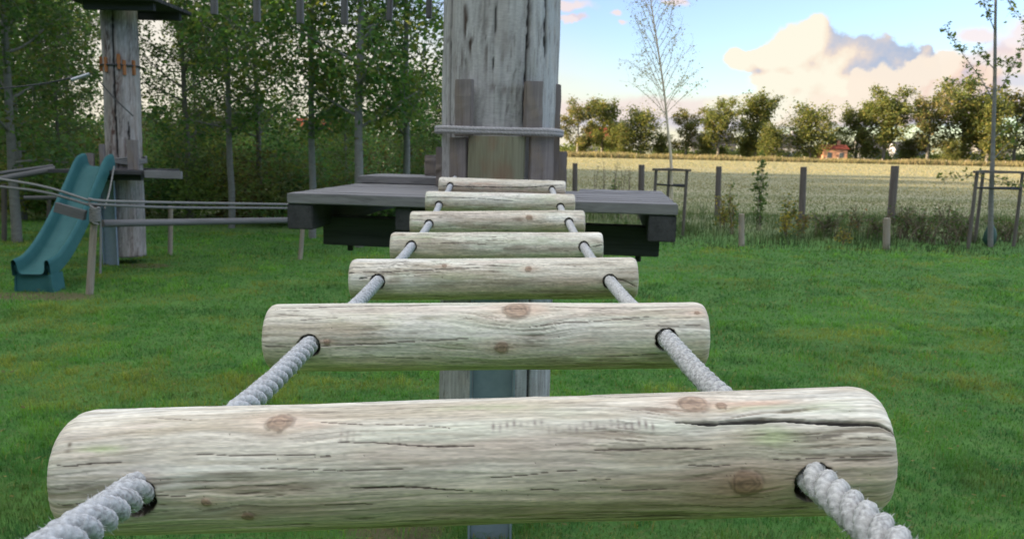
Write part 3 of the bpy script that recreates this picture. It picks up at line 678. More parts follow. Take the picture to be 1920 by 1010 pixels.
# knot bundle on the birch post and the hanging end
C = []
for k in range(70): C.append(PY(178 + 9 * math.cos(k * .9), 388 + k * .42 + 4 * math.sin(k * 1.3), FYc - .06 + .07 * math.sin(k * .9)))
cord('rope_knot', C, .016, M_cord, 'bundle of knotted rope at the head of the leaning birch post', 'knot', n=6, k=4)
cord('hanging_rope', [PY(187, 400, FYc - .04), PY(189, 450, FYc - .04), PY(188, 512, FYc - .04)], .016, M_cord, 'loose rope end hanging down right of the birch post', 'rope')
cord('stay_rope', [PY(214, 312, 13.0), PY(205, 360, 12.2), PY(196, 392, FYc)], .012, M_cord, 'thin stay rope from the slide head to the knot', 'rope')
# hanging bars high up between the two towers
ca, cb = np.array((LX + .3, LY - .2, 5.4)), np.array((TX - .2, TY + .2, 5.2))
cord('span_cable', [ca, (ca + cb) / 2 - np.array((0, 0, .15)), cb], .012, M_cable, 'steel cable spanned high between both tower poles', 'cable')
bars = [(402, 28, 399), (482, 42, 481), (563, 45, 562), (646, 47, 645), (730, 40, 722), (804, 35, 800)]
words = ['outermost short bar near the left pole', 'second bar from the left pole', 'third bar counted from the left pole', 'fourth bar counted from the left pole', 'fifth bar, tilted', 'bar nearest the central pole, tilted']
for k, (bx, by, tx) in enumerate(bars):
    u = (bx - 210) / (900 - 210); best = None
    # point of the cable seen at this column
    for t in np.linspace(0, 1, 400):
        c = ca * (1 - t) + cb * t; v_ = c - CAM; px = 960 + F * (v_ @ _r) / (v_ @ _f)
        if best is None or abs(px - bx) < best[0]: best = (abs(px - bx), c, t)
    c = best[1]; Y = c[1]; bot = PY(bx, by, Y); w = 13 if k < 4 else 11
    e = empty('hanging_bar', bot, 'grey wooden bar hanging above: ' + words[k], 'bar', 'bars hanging between the two poles')
    tp = bot + np.array(((tx - bx) * Y / F * -1.2, 0, .95)); beam('bar', bot, tp, w * Y / F * .9, .05, M_rail, e, up=(0, 1, 0))
    cord('hanger', [tp - np.array((0, 0, .02)), (tp + c) / 2, c - np.array((0, 0, .15 * 4 * best[2] * (1 - best[2])))], .008, M_cable, parent=e)

# ------------------------------------------------------------------ ground
def ground_mat():
    m, nt, bs, _ = new_mat('ground')
    tc = N(nt, 'ShaderNodeTexCoord'); P = tc.outputs['Object']
    sx = N(nt, 'ShaderNodeSeparateXYZ'); nt.links.new(P, sx.inputs[0])
    def math_(op, a, b=None):
        n = N(nt, 'ShaderNodeMath', operation=op)
        for k, v in enumerate((a, b)):
            if v is None: continue
            if isinstance(v, (int, float)): n.inputs[k].default_value = v
            else: nt.links.new(v, n.inputs[k])
        return n.outputs[0]
    n1 = noise(nt, P, 2.2, 6, .65); n2 = noise(nt, P, 14, 6, .7); n3 = noise(nt, P, .35, 4, .55)
    lawn = mixc(nt, ramp(nt, n1, [(.35, 0.), (.66, 1.)]), (.046, .125, .028), (.085, .185, .042))
    lawn = mixc(nt, ramp(nt, n2, [(.5, 0.), (.72, .7)]), lawn, (.150, .150, .065))
    # bare soil: by the tower foot, under the slide, worn spots
    def spot(x, y, rx, ry):
        a = math_('DIVIDE', math_('SUBTRACT', sx.outputs[0], x), rx); b = math_('DIVIDE', math_('SUBTRACT', sx.outputs[1], y), ry)
        d = math_('ADD', math_('MULTIPLY', a, a), math_('MULTIPLY', b, b))
        return ramp(nt, math_('ADD', d, math_('MULTIPLY', math_('SUBTRACT', n2, .5), 1.6)), [(.45, 1.), (1.0, 0.)])
    for x, y, rx, ry in ((-.62, 4.22, .32, .28), (-6.25, 10.6, .8, .35), (-7.0, 10.55, .7, .25), (-6.2, 13.4, .5, .3)):
        lawn = mixc(nt, spot(x, y, rx, ry), lawn, (.105, .098, .050))
    st = N(nt, 'ShaderNodeMapping'); st.inputs['Scale'].default_value = (.012, .22, 1); nt.links.new(P, st.inputs['Vector'])
    n4 = noise(nt, st.outputs[0], 1, 5, .65); n5 = noise(nt, P, 3.0, 6, .7)
    mead = mixc(nt, ramp(nt, n4, [(.36, 0.), (.62, 1.)]), (.20, .21, .125), (.30, .265, .165))
    mead = mixc(nt, ramp(nt, n5, [(.45, 0.), (.75, .6)]), mead, (.17, .19, .08))
    edge = math_('ADD', sx.outputs[1], math_('MULTIPLY', math_('SUBTRACT', n3, .5), 5))
    f = ramp(nt, math_('DIVIDE', edge, 100), [(.19, 0.), (.26, 1.)])
    nt.links.new(mixc(nt, f, lawn, mead), bs.inputs['Base Color'])
    bs.inputs['Roughness'].default_value = .95; bs.inputs['Specular IOR Level'].default_value = .1
    bump(nt, bs, n2, .6, .03)
    return m
def uneq(a, b, n): return np.linspace(a, b, n)
gx = np.unique(np.concatenate([np.linspace(-1500, 1500, 31), np.linspace(-30, 40, 60)])); gy = np.unique(np.concatenate([np.linspace(-300, 2400, 28), np.linspace(0, 40, 40)]))
GX, GY = np.meshgrid(gx, gy); GZ = np.zeros_like(GX)
V = np.stack([GX, GY, GZ], -1).reshape(-1, 3); nx = len(gx)
ii, jj = np.meshgrid(np.arange(len(gy) - 1), np.arange(nx - 1), indexing='ij')
q = np.stack([ii * nx + jj, ii * nx + jj + 1, (ii + 1) * nx + jj + 1, (ii + 1) * nx + jj], -1).reshape(-1, 4)
tag(obj('ground', mesh_np('ground', V, q), ground_mat()), kind='structure')

# ------------------------------------------------------------------ grass blades
def blades(P, h, w, lean, col, g):
    """P (n,2) feet; returns V, quads, tris, colours: five vertices a blade"""
    n = len(P); a = g.uniform(0, 2 * math.pi, n); d = np.stack([np.cos(a), np.sin(a)], 1); s = np.stack([-d[:, 1], d[:, 0]], 1)
    z0 = np.full((n, 1), -.006); B = np.concatenate([P, z0], 1); D = np.concatenate([d, np.zeros((n, 1))], 1); S = np.concatenate([s, np.zeros((n, 1))], 1)
    hh = h[:, None]; ww = w[:, None] / 2; ll = lean[:, None]
    up = np.array([[0, 0, 1.0]])
    mid = B + up * hh * .6 + D * hh * ll * .35; tip = B + up * hh * (1 - .25 * ll) + D * hh * ll
    V = np.stack([B - S * ww, B + S * ww, mid + S * ww * .75, mid - S * ww * .75, tip], 1).reshape(-1, 3)
    k = np.arange(n)[:, None] * 5
    q = k + np.array([[0, 1, 2, 3]]); t = k + np.array([[3, 2, 4]])
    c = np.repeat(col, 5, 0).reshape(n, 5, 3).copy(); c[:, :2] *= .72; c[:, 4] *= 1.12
    return V, q, t, c.reshape(-1, 3)
def in_view(X, Y, m=1.2): return (X > -.70 * Y - m) & (X < .70 * Y + m)
g = np.random.default_rng(21)
Ps = []
for y0, y1, dens in ((3.6, 5.5, 4200), (5.5, 7.5, 3200), (7.5, 10, 2000), (10, 13.5, 1100), (13.5, 18.5, 650), (18.5, 23, 260)):
    n = int((y1 - y0) * (1.4 * y1 + 2.4) * dens); X = g.uniform(-.7 * y1 - 1.2, .7 * y1 + 1.2, n); Y = g.uniform(y0, y1, n)
    ok = in_view(X, Y); Ps.append(np.stack([X[ok], Y[ok]], 1))
P = np.concatenate(Ps); X, Y = P[:, 0], P[:, 1]
def bare(x, y, rx, ry): return ((X - x) / rx) ** 2 + ((Y - y) / ry) ** 2 + .8 * vn(X * 6, Y * 6, 5) < .8
keep = ~(bare(-.62, 4.22, .30, .26) | bare(-6.25, 10.6, .75, .33) | bare(-7., 10.55, .65, .23)) | (g.random(len(X)) < .35)
edge_y = 17.6 + 1.6 * vn(X * .25, X * 0 + 3, 2) + np.where(X < 0, 3.5, 0)
keep &= Y < edge_y + g.normal(0, .5, len(X))
P = P[keep]; X, Y = P[:, 0], P[:, 1]; n = len(P)
tuft = fbm(X * 2.2, Y * 2.2, 31, 4); tuft2 = fbm(X * 6.5, Y * 6.5, 35, 3); big = fbm(X * .45, Y * .45, 41, 3)
far = np.clip((Y - 4) / 14, 0, 1)
h = (.030 + .032 * ss(-.1, .4, tuft) + .030 * ss(0, .4, tuft2)) * g.uniform(.55, 1.35, n)
w = (.0032 + .0062 * far) * g.uniform(.7, 1.4, n)
col = np.zeros((n, 3)) + np.array((.040, .118, .022))
col = mix(col, (.078, .180, .032), ss(-.15, .4, tuft + .4 * g.normal(0, .3, n)))
col = mix(col, (.018, .080, .026), ss(.05, .45, -tuft2 - .3 * big + .12) * .8)
col = mix(col, (.135, .150, .036), ss(.02, .36, fbm(X * 1.1, Y * 1.6, 51, 4)) * .85)
col = mix(col, (.016, .070, .022), ss(.02, .36, fbm(X * .8 + 7, Y * 1.4, 57, 4)) * .7)
col = mix(col, (.150, .125, .060), (g.random(n) < .04 + .16 * ss(.1, .4, fbm(X * .9, Y * .9, 61, 4))) * .85)
col *= (1 +   .30 * big + .34 * tuft2 + .20 * g.normal(0, 1, n))[:, None]
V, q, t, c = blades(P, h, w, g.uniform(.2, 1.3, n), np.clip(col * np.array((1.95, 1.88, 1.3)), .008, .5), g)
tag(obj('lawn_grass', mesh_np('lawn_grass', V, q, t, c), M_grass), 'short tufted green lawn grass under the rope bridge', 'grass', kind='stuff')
# broad small weeds leaves in the lawn, fallen leaves
n = 800; Y = g.uniform(4, 18, n); X = g.uniform(-1, 1, n) * (.7 * Y + 1); V = []; cc = []
for x, y in zip(X, Y):
    r = g.uniform(.012, .028); z = g.uniform(.03, .07); a = g.uniform(0, 6.28); d = np.array((math.cos(a), math.sin(a), g.uniform(-.3, .3))) * r; s = np.array((-math.sin(a), math.cos(a), g.uniform(-.3, .3))) * r * .6; p = np.array((x, y, z))
    V += [p - d, p + s, p + d, p - s]; cc += [[(.22, .16, .05), (.30, .22, .08), (.16, .10, .05), (.16, .22, .07)][int(g.integers(0, 4))]] * 4
tag(obj('fallen_leaves', mesh_np('fallen_leaves', V, np.arange(4 * n).reshape(-1, 4), None, cc, False), M_leaf), 'small fallen leaves scattered in the lawn grass', 'leaves', kind='stuff')

# rough strip and meadow
Ps = []
n = 46000; Y = g.uniform(16.2, 27.5, n); X = g.uniform(-2.2, 22, n); e = 17.4 + 1.3 * vn(X * .25, X * 0 + 3, 2); ok = (Y > e + g.normal(0, .5, n)) & in_view(X, Y, 1.5); P1 = np.stack([X[ok], Y[ok]], 1)
patch = fbm(P1[:, 0] * .8, P1[:, 1] * .8, 71, 3)
h1 = (.13 + .32 * ss(-.2, .45, patch)) * g.uniform(.4, 1.25, len(P1)) * np.clip((P1[:, 1] - 16.4) / 3.0, .3, 1); w1 = g.uniform(.006, .014, len(P1))
cd_ = np.clip((P1[:, 1] - 17) / 7, 0, 1)[:, None] * .45 + .60
c1 = cd_ * mix(mix(np.zeros((len(P1), 3)) + np.array((.085, .135, .045)), (.045, .090, .032), ss(-.1, .4, fbm(P1[:, 0] * 1.7, P1[:, 1] * 1.7, 75, 3))), (.19, .16, .09), (g.random(len(P1)) < .11) * .8)
n = 170000; Y = 27 + (g.random(n) ** 1.8) * 160; X = g.uniform(-.1, .72, n) * Y; P2 = np.stack([X, Y], 1)
st = fbm(X * .02, Y * .22, 81, 4); h2 = g.uniform(.03, .075, n) * (1 + .6 * np.clip(st * 2, -.5, 1)); w2 = g.uniform(.012, .03, n) * (Y / 27) ** 1.1
yf = ss(30, 62, Y)
c2 = mix(mix(mix(np.zeros((n, 3)) + np.array((.160, .200, .095)), (.275, .245, .15), yf), (.335, .285, .18), ss(-.15, .3, st) * (.35 + .5 * yf)), (.16, .19, .095), (g.random(n) < .35) * .6)
n3 = 30000; Y = 186 + g.random(n3) * 22; X = g.uniform(.02, .70, n3) * Y; P3 = np.stack([X, Y], 1); h3 = g.uniform(.5, 1.7, n3) * (.6 + .6 * np.abs(vn(X * .15, Y * .1, 3))); w3 = g.uniform(.08, .2, n3)
c3 = mix(np.zeros((n3, 3)) + np.array((.24, .19, .105)), (.15, .15, .07), (g.random(n3) < .45) * .8)
P = np.concatenate([P1, P2, P3]); n = len(P)
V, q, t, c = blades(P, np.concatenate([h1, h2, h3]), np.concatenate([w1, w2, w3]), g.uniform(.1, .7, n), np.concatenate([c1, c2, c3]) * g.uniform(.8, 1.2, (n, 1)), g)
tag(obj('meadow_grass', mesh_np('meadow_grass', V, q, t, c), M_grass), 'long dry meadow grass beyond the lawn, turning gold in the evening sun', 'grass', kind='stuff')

# ------------------------------------------------------------------ leaves and trees
def leaf_quads(C, size, g, col, flat=.5, asp=.55, up=None):
    n = len(C); d = g.normal(0, 1, (n, 3)); d[:, 2] *= flat; d[:, 2] -= .25; d /= np.linalg.norm(d, axis=1)[:, None]
    s = np.cross(d, g.normal(0, 1, (n, 3))); s /= np.linalg.norm(s, axis=1)[:, None] + 1e-9
    L = (size * g.uniform(.6, 1.3, n))[:, None]
    nrm = np.cross(d, s)
    V = np.stack([C - d * L * .5, C + s * L * asp * .5 - d * L * .05 + nrm * L * .08, C + d * L * .5, C - s * L * asp * .5 - d * L * .05 + nrm * L * .08], 1).reshape(-1, 3)
    return V, np.arange(4 * n).reshape(-1, 4), np.repeat(col, 4, 0)
def tube_np(path, radii, n=7):
    C = np.array(path, float); T = np.gradient(C, axis=0); T /= np.linalg.norm(T, axis=1)[:, None] + 1e-9
    a = np.cross(T, np.array([.31, .95, .07])); a /= np.linalg.norm(a, axis=1)[:, None] + 1e-9; b = np.cross(T, a)
    ph = np.linspace(0, 2 * math.pi, n, endpoint=False)
    V = (C[:, None] + np.array(radii)[:, None, None] * (np.cos(ph)[None, :, None] * a[:, None] + np.sin(ph)[None, :, None] * b[:, None])).reshape(-1, 3)
    m = len(C); ii, jj = np.meshgrid(np.arange(m - 1), np.arange(n), indexing='ij'); j2 = (jj + 1) % n
    return V, np.stack([ii * n + jj, ii * n + j2, (ii + 1) * n + j2, (ii + 1) * n + jj], -1).reshape(-1, 4)
class MB:
    def __init__(s): s.V = []; s.Q = []; s.n = 0
    def add(s, V, q): s.V.append(V); s.Q.append(q + s.n); s.n += len(V)
    def mesh(s, name): return mesh_np(name, np.concatenate(s.V), np.concatenate(s.Q))
def grow(seed, height, base, radius, nlimb, nleaf, lsize, trunk_r, cols, spread=.16, droop=.0, upang=.9, lean=0., shape='oval', twigs=7, tw_r=.25, subs=None):
    """trunk mesh builder and leaf cloud of one tree, foot at the origin"""
    g = np.random.default_rng(seed); mb = MB(); tips = []
    zz = np.linspace(-.12, height * .96, 16); wx = np.cumsum(g.normal(0, .012 * height / 8, 16)) + lean * zz; wy = np.cumsum(g.normal(0, .012 * height / 8, 16)); wx -= wx[0]; wy -= wy[0]
    tp = np.stack([wx, wy, zz], 1); tr = trunk_r * np.clip(1 - .92 * (zz / height), .05, 1) ** .8
    mb.add(*tube_np(tp, tr, 9))
    for k in range(nlimb):
        u = (k + g.random()) / nlimb; z = base + (height * .93 - base) * u ** .9
        o = np.array([np.interp(z, zz, wx), np.interp(z, zz, wy), z]); az = k * 2.4 + g.uniform(-.5, .5)
        v = (z - base) / (height - base)
        if shape == 'oval': R = radius * (math.sin(math.pi * min(max(.22 + .75 * v, 0), 1)) ** .7)
        elif shape == 'round': R = radius * math.sqrt(max(1 - (1.45 * v - .55) ** 2, .1))
        else: R = radius * (1 - .85 * v)
        R *= g.uniform(.75, 1.15); el = upang * g.uniform(.6, 1.25) * (.55 + .6 * v)
        d = np.array([math.cos(az) * math.cos(el), math.sin(az) * math.cos(el), math.sin(el)])
        m = 7; pts = [o]
        for j in range(1, m):
            d = d + g.normal(0, .10, 3); d[2] -= droop * j / m; d /= np.linalg.norm(d); pts.append(pts[-1] + d * R / max(math.cos(el), .45) / m)
        pts = np.array(pts); r0 = np.interp(z, zz, tr) * .45
        mb.add(*tube_np(pts, np.linspace(r0, .004, m), 5))
        for j in range(2, m):
            for s_ in range(twigs):
                e = g.normal(0, 1, 3); e[2] += .2; e /= np.linalg.norm(e); L = tw_r * radius * g.uniform(.4, 1.2)
                q = pts[j] + e * L; mb.add(*tube_np(np.array([pts[j], pts[j] + e * L * .55 + g.normal(0, .02 * radius, 3), q]), [.006 * height / 8, .004 * height / 8, .002 * height / 8], 3)); tips += [q, pts[j] + e * L * .6]
    tips = np.array(tips); k = g.integers(0, len(tips), nleaf)
    wgt = g.uniform(.6, 1.5, len(tips)); C = tips[k] + g.normal(0, spread * radius, (nleaf, 3)) * wgt[k][:, None] * np.array([1, 1, .8])
    C = C[C[:, 2] > base * .55]; n = len(C)
    cl = np.array(cols); tipc = g.integers(0, len(cl), len(tips))                 # leaf colour runs in clumps
    a = cl[tipc[k[:n]]] * .75 + cl[g.integers(0, len(cl), n)] * .25
    a = a * (1 + .18 * g.normal(0, 1, (n, 1)))
    V, Qd, cc = leaf_quads(C, np.full(n, lsize), g, np.clip(a, .01, .6))
    return mb, (V, Qd, cc)
def tree(name, loc, data, mats, label, cat='tree', group=None, rotz=0, scale=1.):
    e = empty(name, loc, label, cat, group)
    mb, (V, q, c) = data
    obj('trunk', mb.mesh('trunk'), mats[0], WM[e.name], e); obj('crown', mesh_np('crown', V, q, None, c, False), mats[1], WM[e.name], e)
    return e
GREENS = [(.092, .185, .055), (.120, .230, .060), (.066, .145, .055), (.165, .245, .068), (.25, .25, .065)]
DARKG = [(.080, .150, .056), (.100, .175, .060), (.064, .122, .052), (.140, .190, .064), (.17, .165, .062)]
# eight slim trees standing before the wood ------------------------------------------------
poplarA = grow(101, 9.2, 2.0, 1.95, 20, 11500, .125, .10, GREENS, upang=.85, twigs=4, spread=.085, tw_r=.34)
poplarB = grow(102, 8.6, 1.9, 2.1, 18, 10500, .125, .085, GREENS, upang=.75, twigs=4, spread=.085, tw_r=.34)
darkA = grow(103, 9.0, 1.0, 1.7, 32, 15500, .095, .085, DARKG, upang=.6, twigs=5, spread=.11, tw_r=.32)
darkB = grow(104, 8.0, 1.4, 2.2, 20, 12000, .125, .10, DARKG + GREENS[:2], upang=.7, twigs=4, spread=.09, tw_r=.34)
WG = 'slim trees at the front of the wood'
def at(px, py): return PZ(px, py)
tA = tree('slim_tree', at(675, 463), poplarA, (M_birch, M_leaf), 'slim tree with the thickest pale trunk just left of the central pole', group=WG)
tB = tree('slim_tree', at(585, 447), poplarB, (M_birch, M_leaf), 'slim pale trunked tree behind the left corner of the near platform', group=WG)
tC = tree('leafy_tree', at(358, 412), darkA, (M_bark, M_leaf), 'dark dense columnar tree right of the smaller pole', group=WG)
tD = tree('leafy_tree', at(32, 454), darkB, (M_birch, M_leaf), 'grey trunked leafy tree at the far left edge', group=WG)
copy_thing(tA, at(762, 440), 2.1, .95, 'slim tree whose thin trunk stands closest beside the central pole', WG)
copy_thing(tB, (-6.9, 19.6, 0), 1.0, 1.0, 'leafy tree directly behind the smaller pole', WG)
copy_thing(tD, (-12.6, 20.6, 0), 2.0, 1.05, 'leafy tree rising behind the trunk at the left edge', WG)
copy_thing(tC, (-7.3, 23.2, 0), .7, 1.0, 'dark tree between the columnar tree and the slim trunks', WG)
BG = 'indistinct trees deep in the wood'; BL_ = 'leafy tree standing in the dark mass of the wood behind the slim trees'
src = [tA, tB, tC, tD]
for k, (x, y, s_) in enumerate([(-15.5, 25, 1.0), (-11.0, 28, .7), (-5.6, 27, .56), (-3.2, 25, .50), (-17, 31, 1.0), (-20, 29, 1.0), (-1.9, 22, .46), (-13.8, 24.5, .7)]):
    copy_thing(src[(k * 3 + 1) % 4], (x, y, 0), k * 1.3, s_, BL_, BG)
# undergrowth: shrub mass below the crowns
g = np.random.default_rng(77)
Cn = []; cc = []
pal = np.array(GREENS + DARKG + [(.105, .12, .04), (.12, .10, .04), (.09, .11, .055)])
for k in range(330):
    y = g.uniform(20.5, 44) if k < 260 else g.uniform(20., 24); x = g.uniform(-.76, -.055) * y; hh = g.uniform(.8, 2.6) * (.8 + .055 * (y - 21)); r = g.uniform(.5, 1.3)
    n = 480; u = g.normal(0, 1, (n, 3)); u /= np.linalg.norm(u, axis=1)[:, None]; u *= g.random((n, 1)) ** .4
    p = np.stack([x + u[:, 0] * r, y + u[:, 1] * r, hh * .5 + u[:, 2] * hh * .5], 1) + g.normal(0, .08, (n, 3)); b = pal[g.integers(0, len(pal))]
    Cn.append(p[p[:, 2] > 0]); cc.append(np.tile(b, (int((p[:, 2] > 0).sum()), 1)))
for k in range(110):
    y = g.uniform(44, 62); x = g.uniform(-.80, -.05) * y; hh = g.uniform(2.6, 4.6); r = g.uniform(1.2, 2.2); n = 420
    u = g.normal(0, 1, (n, 3)); u /= np.linalg.norm(u, axis=1)[:, None]; u *= g.random((n, 1)) ** .4
    p = np.stack([x + u[:, 0] * r, y + u[:, 1] * r, hh * .5 + u[:, 2] * hh * .5], 1); Cn.append(p[p[:, 2] > 0]); cc.append(np.tile(pal[g.integers(0, 10)], (int((p[:, 2] > 0).sum()), 1)))
szs = np.where(np.concatenate(Cn)[:, 1] > 43, .28, .12)
C = np.concatenate(Cn); cc = np.concatenate(cc); cc = cc * (1 + .22 * g.normal(0, 1, (len(cc), 1)))
V, q, c = leaf_quads(C, szs, g, np.clip(cc, .01, .4))
tag(obj('undergrowth', mesh_np('undergrowth', V, q, None, c, False), M_leaf), 'tangled shrubs filling the floor of the wood behind the slim trunks', 'undergrowth', kind='stuff')
# the rest of the wood, out of view: the left belt keeps the low sun off the lawn
Cn = []; cc = []; mbw = MB()
spots = []
for k in range(900):
    x = -g.uniform(15, 78); y = g.uniform(-45, 50)
    if -.66 * y - 3 < x and y > 0: continue
    if y > 40: continue
    spots.append((x, y))
spots = spots[:430]
spots += [(-g.uniform(14, 34), g.uniform(-30, -5)) for k in range(70)]  # extra unseen trees added to stop sun leaking onto the rungs
spots += [(g.uniform(-16, 34), g.uniform(-34, -11)) for k in range(75)]  # unseen trees added behind the camera to darken the rung fronts
for y in (44.0, 46.0, 48.0, 49.5, 57.0, 59.0, 60.5): spots += [(-x_ + g.uniform(-1, 1), y + g.uniform(-.5, .5)) for x_ in np.arange(37, 68, 1.5)]  # rows set out of view to cast shade bands on the meadow
for x, y in spots:
    H_ = g.uniform(9, 14); mbw.add(*tube_np(np.array([(x, y, -.1), (x, y, H_ * .8)]), [.16, .05], 6))
    n = 420; u = g.normal(0, 1, (n, 3)); u /= np.linalg.norm(u, axis=1)[:, None]; u *= g.random((n, 1)) ** .45
    Cn.append(np.stack([x + u[:, 0] * 2.3, y + u[:, 1] * 2.3, H_ * .54 + u[:, 2] * H_ * .46], 1)); cc.append(np.tile(np.array(GREENS)[g.integers(0, 5)], (n, 1)))
C = np.concatenate(Cn); V, q, c = leaf_quads(C, np.full(len(C), .55), g, np.concatenate(cc))
o = obj('woodland', mesh_np('woodland', V, q, None, c, False), M_leaf); tag(o, 'continuing mass of leafy wood to the left of the lawn, with unseen trees added for shade', 'wood', kind='stuff')
o2 = obj('trunks', mbw.mesh('trunks'), M_bark, None, o); o2['kind'] = 'stuff'

# ------------------------------------------------------------------ right side: saplings, stakes, fence
def sapling(name, loc, path, tr, limbs, nleaf, lsize, cols, seed, label, mats, spread, group=None, tw=5, trunk2=None):
    """young tree: drawn trunk path (local), limbs = list of point lists (local)"""
    g = np.random.default_rng(seed); e = empty(name, loc, label, 'young tree', group); mb = MB(); C = catmull(path, 6)
    mb.add(*tube_np(C, np.linspace(tr, tr * .25, len(C)), 8)); tips = []
    for L in limbs:
        c = catmull(L, 5); mb.add(*tube_np(c, np.linspace(tr * .20, .0025, len(c)), 5))
        for j in range(len(c) // 4, len(c)):
            for s_ in range(tw):
                v = g.normal(0, 1, 3) + (c[min(j + 1, len(c) - 1)] - c[max(j - 1, 0)]) * 6; v /= np.linalg.norm(v); ln = g.uniform(.06, .26) * spread
                p = c[j] + v * ln; mb.add(*tube_np(np.array([c[j], c[j] + v * ln * .5 + g.normal(0, .01, 3), p]), [.0026, .0018, .0012], 3)); tips += [p, c[j] + v * ln * .6]
    tips = np.array(tips); k = g.integers(0, len(tips), nleaf); P = tips[k] + g.normal(0, .035 * spread, (nleaf, 3))
    a = np.array(cols)[g.integers(0, len(cols), nleaf)] * (1 + .2 * g.normal(0, 1, (nleaf, 1)))
    V, q, c = leaf_quads(P, np.full(nleaf, lsize), g, np.clip(a, .01, .6))
    obj('trunk', mb.mesh('trunk'), mats[0], WM[e.name], e); obj('crown', mesh_np('crown', V, q, None, c, False), mats[1], WM[e.name], e)
    return e
# right sapling with drawn branches
b = PZ(1855, 463); SY = b[1]
def lp_(px, py, dy=0.): return PY(px, py, SY + dy) - b
sapling('young_tree', b, [lp_(1857, 466), lp_(1858, 380), lp_(1861, 300), lp_(1865, 160), lp_(1866, 60), lp_(1868, -60), lp_(1870, -220)], .065,
    [[lp_(1864, 190), lp_(1840, 150, -.1), lp_(1815, 115, -.2), lp_(1790, 80, -.3), lp_(1772, 52, -.3)], [lp_(1866, 60), lp_(1856, 35, -.2), lp_(1845, 5, -.3), lp_(1835, -30, -.4)], [lp_(1864, 170), lp_(1842, 160, .2), lp_(1812, 155, .4), lp_(1782, 152, .5)],
     [lp_(1863, 175), lp_(1880, 160, .2), lp_(1895, 130, .3), lp_(1912, 95, .4), lp_(1930, 50, .5)], [lp_(1866, 120), lp_(1885, 115, -.2), lp_(1905, 125, -.3)], [lp_(1868, -60), lp_(1885, -10, -.2), lp_(1905, 25, -.4), lp_(1935, 55, -.5)], [lp_(1865, 130), lp_(1845, 110, -.2), lp_(1832, 95, -.3)],
     [lp_(1862, 340), lp_(1835, 332, -.2), lp_(1800, 330, -.3), lp_(1770, 338, -.4)], [lp_(1862, 330), lp_(1890, 340, -.2), lp_(1915, 350, -.3)], [lp_(1862, 300), lp_(1885, 275, .2), lp_(1905, 260, .3)], [lp_(1862, 260), lp_(1890, 240), lp_(1912, 232)]],
    820, .10, [(.13, .18, .05), (.16, .19, .055), (.10, .15, .045), (.22, .20, .06)], 5, 'leafy young tree tied inside the stake frame at the right edge', (M_birch, M_leaf), 1.0, tw=3)
# bare sapling in the middle distance
b2 = PZ(1252, 440); SY2 = b2[1]
def lq(px, py, dy=0.): return PY(px, py, SY2 + dy) - b2
rr = random.Random(4); limbs = []
def trx(y): return 1258 - (y - 300) * (-.0) + (300 - y) * -.12 if y < 300 else 1258
for k in range(34):
    y0 = 225 - k * 8.2 + rr.uniform(-6, 6); s_ = 1 if k % 2 else -1; ln = rr.uniform(.7, 1.1) * (92 if y0 > 60 else 62 + .25 * y0) * max(.35, 1 - max(0, -y0) / 110)
    x0 = 1258 - (300 - y0) * .13; dx = s_ * ln * .52; dd = rr.uniform(-.7, .7)
    jx = lambda: rr.uniform(-7, 7)
    limbs.append([lq(x0, y0), lq(x0 + dx * rr.uniform(.25, .45) + jx() * .4, y0 - ln * .42, dd * .4), lq(x0 + dx * .72 + jx(), y0 - ln * .80 + jx(), dd * .8), lq(x0 + dx * rr.uniform(.85, 1.3) + jx(), y0 - ln * rr.uniform(.85, 1.2) + rr.uniform(-5, 15), dd)])
for s_, y0 in ((-1, 212), (1, 215), (1, 190), (-1, 170)):
    x0 = 1258 - (300 - y0) * .13; limbs.append([lq(x0, y0), lq(x0 + s_ * 25, y0 - 25), lq(x0 + s_ * 48, y0 - 45), lq(x0 + s_ * 66, y0 - 58)])
sapling('young_tree', b2, [lq(1260, 445), lq(1259, 380), lq(1258, 300), lq(1252, 240), lq(1245, 170), lq(1232, 80), lq(1220, 0), lq(1212, -70)], .044, limbs, 1300, .058, [(.52, .44, .31), (.46, .41, .28), (.38, .35, .23)], 6, 'nearly bare young tree with fine upswept twigs right of the central pole', (M_twigpale, M_leaf), 1.35, tw=2)
# stake frames
def stake_frame(pxl, pxr, yb_l, yb_r, yt_l, yt_r, Yl, Yr, label, extra=True, dy_back=.9):
    a = PZ(pxl, yb_l); c = PZ(pxr, yb_r); m = (a + c) / 2 + np.array((.12, dy_back, 0)); Zt = PY(pxl, yt_l, a[1])[2]; Zt2 = PY(pxr, yt_r, c[1])[2]
    e = empty('stake_frame', (*((a + c)[:2] / 2), 0), label, 'tree stakes', 'stake frames round the young trees'); z = (Zt + Zt2) / 2; f0 = np.array((0, 0, -.1))
    for k, p in enumerate((a, c, m)):
        log('stake', p + f0, (p[0] + .02, p[1], z - (.0 if k < 2 else -.02)), .042, .038, M_post, e, 10, 8, .08, k)
    r = lambda p, dz: np.array((p[0] + .02, p[1], z + dz))
    for p0, p1 in ((a, c), (c, m), (m, a)):
        d = (p1 - p0) / np.linalg.norm(p1 - p0) * .10
        beam('rail', r(p0, .0) - d, r(p1, .0) + d, .07, .055, M_post, e, seed=3)
    for p0, p1 in ((a, c), (c, m)):
        log('tie_band', r(p0, -.36), r(p1, -.40), .022, .022, M_iron, e, 8, 6, .1)
    return e
stake_frame(1815, 1900, 466, 462, 322, 323, 0, 0, 'stake frame around the leafy young tree at the right edge')
stake_frame(1223, 1280, 440, 442, 318, 319, 0, 0, 'stake frame around the bare young tree right of the near platform')
p = PZ(1855, 462); mb = bmesh.new(); bmesh.ops.create_icosphere(mb, subdivisions=3, radius=1)
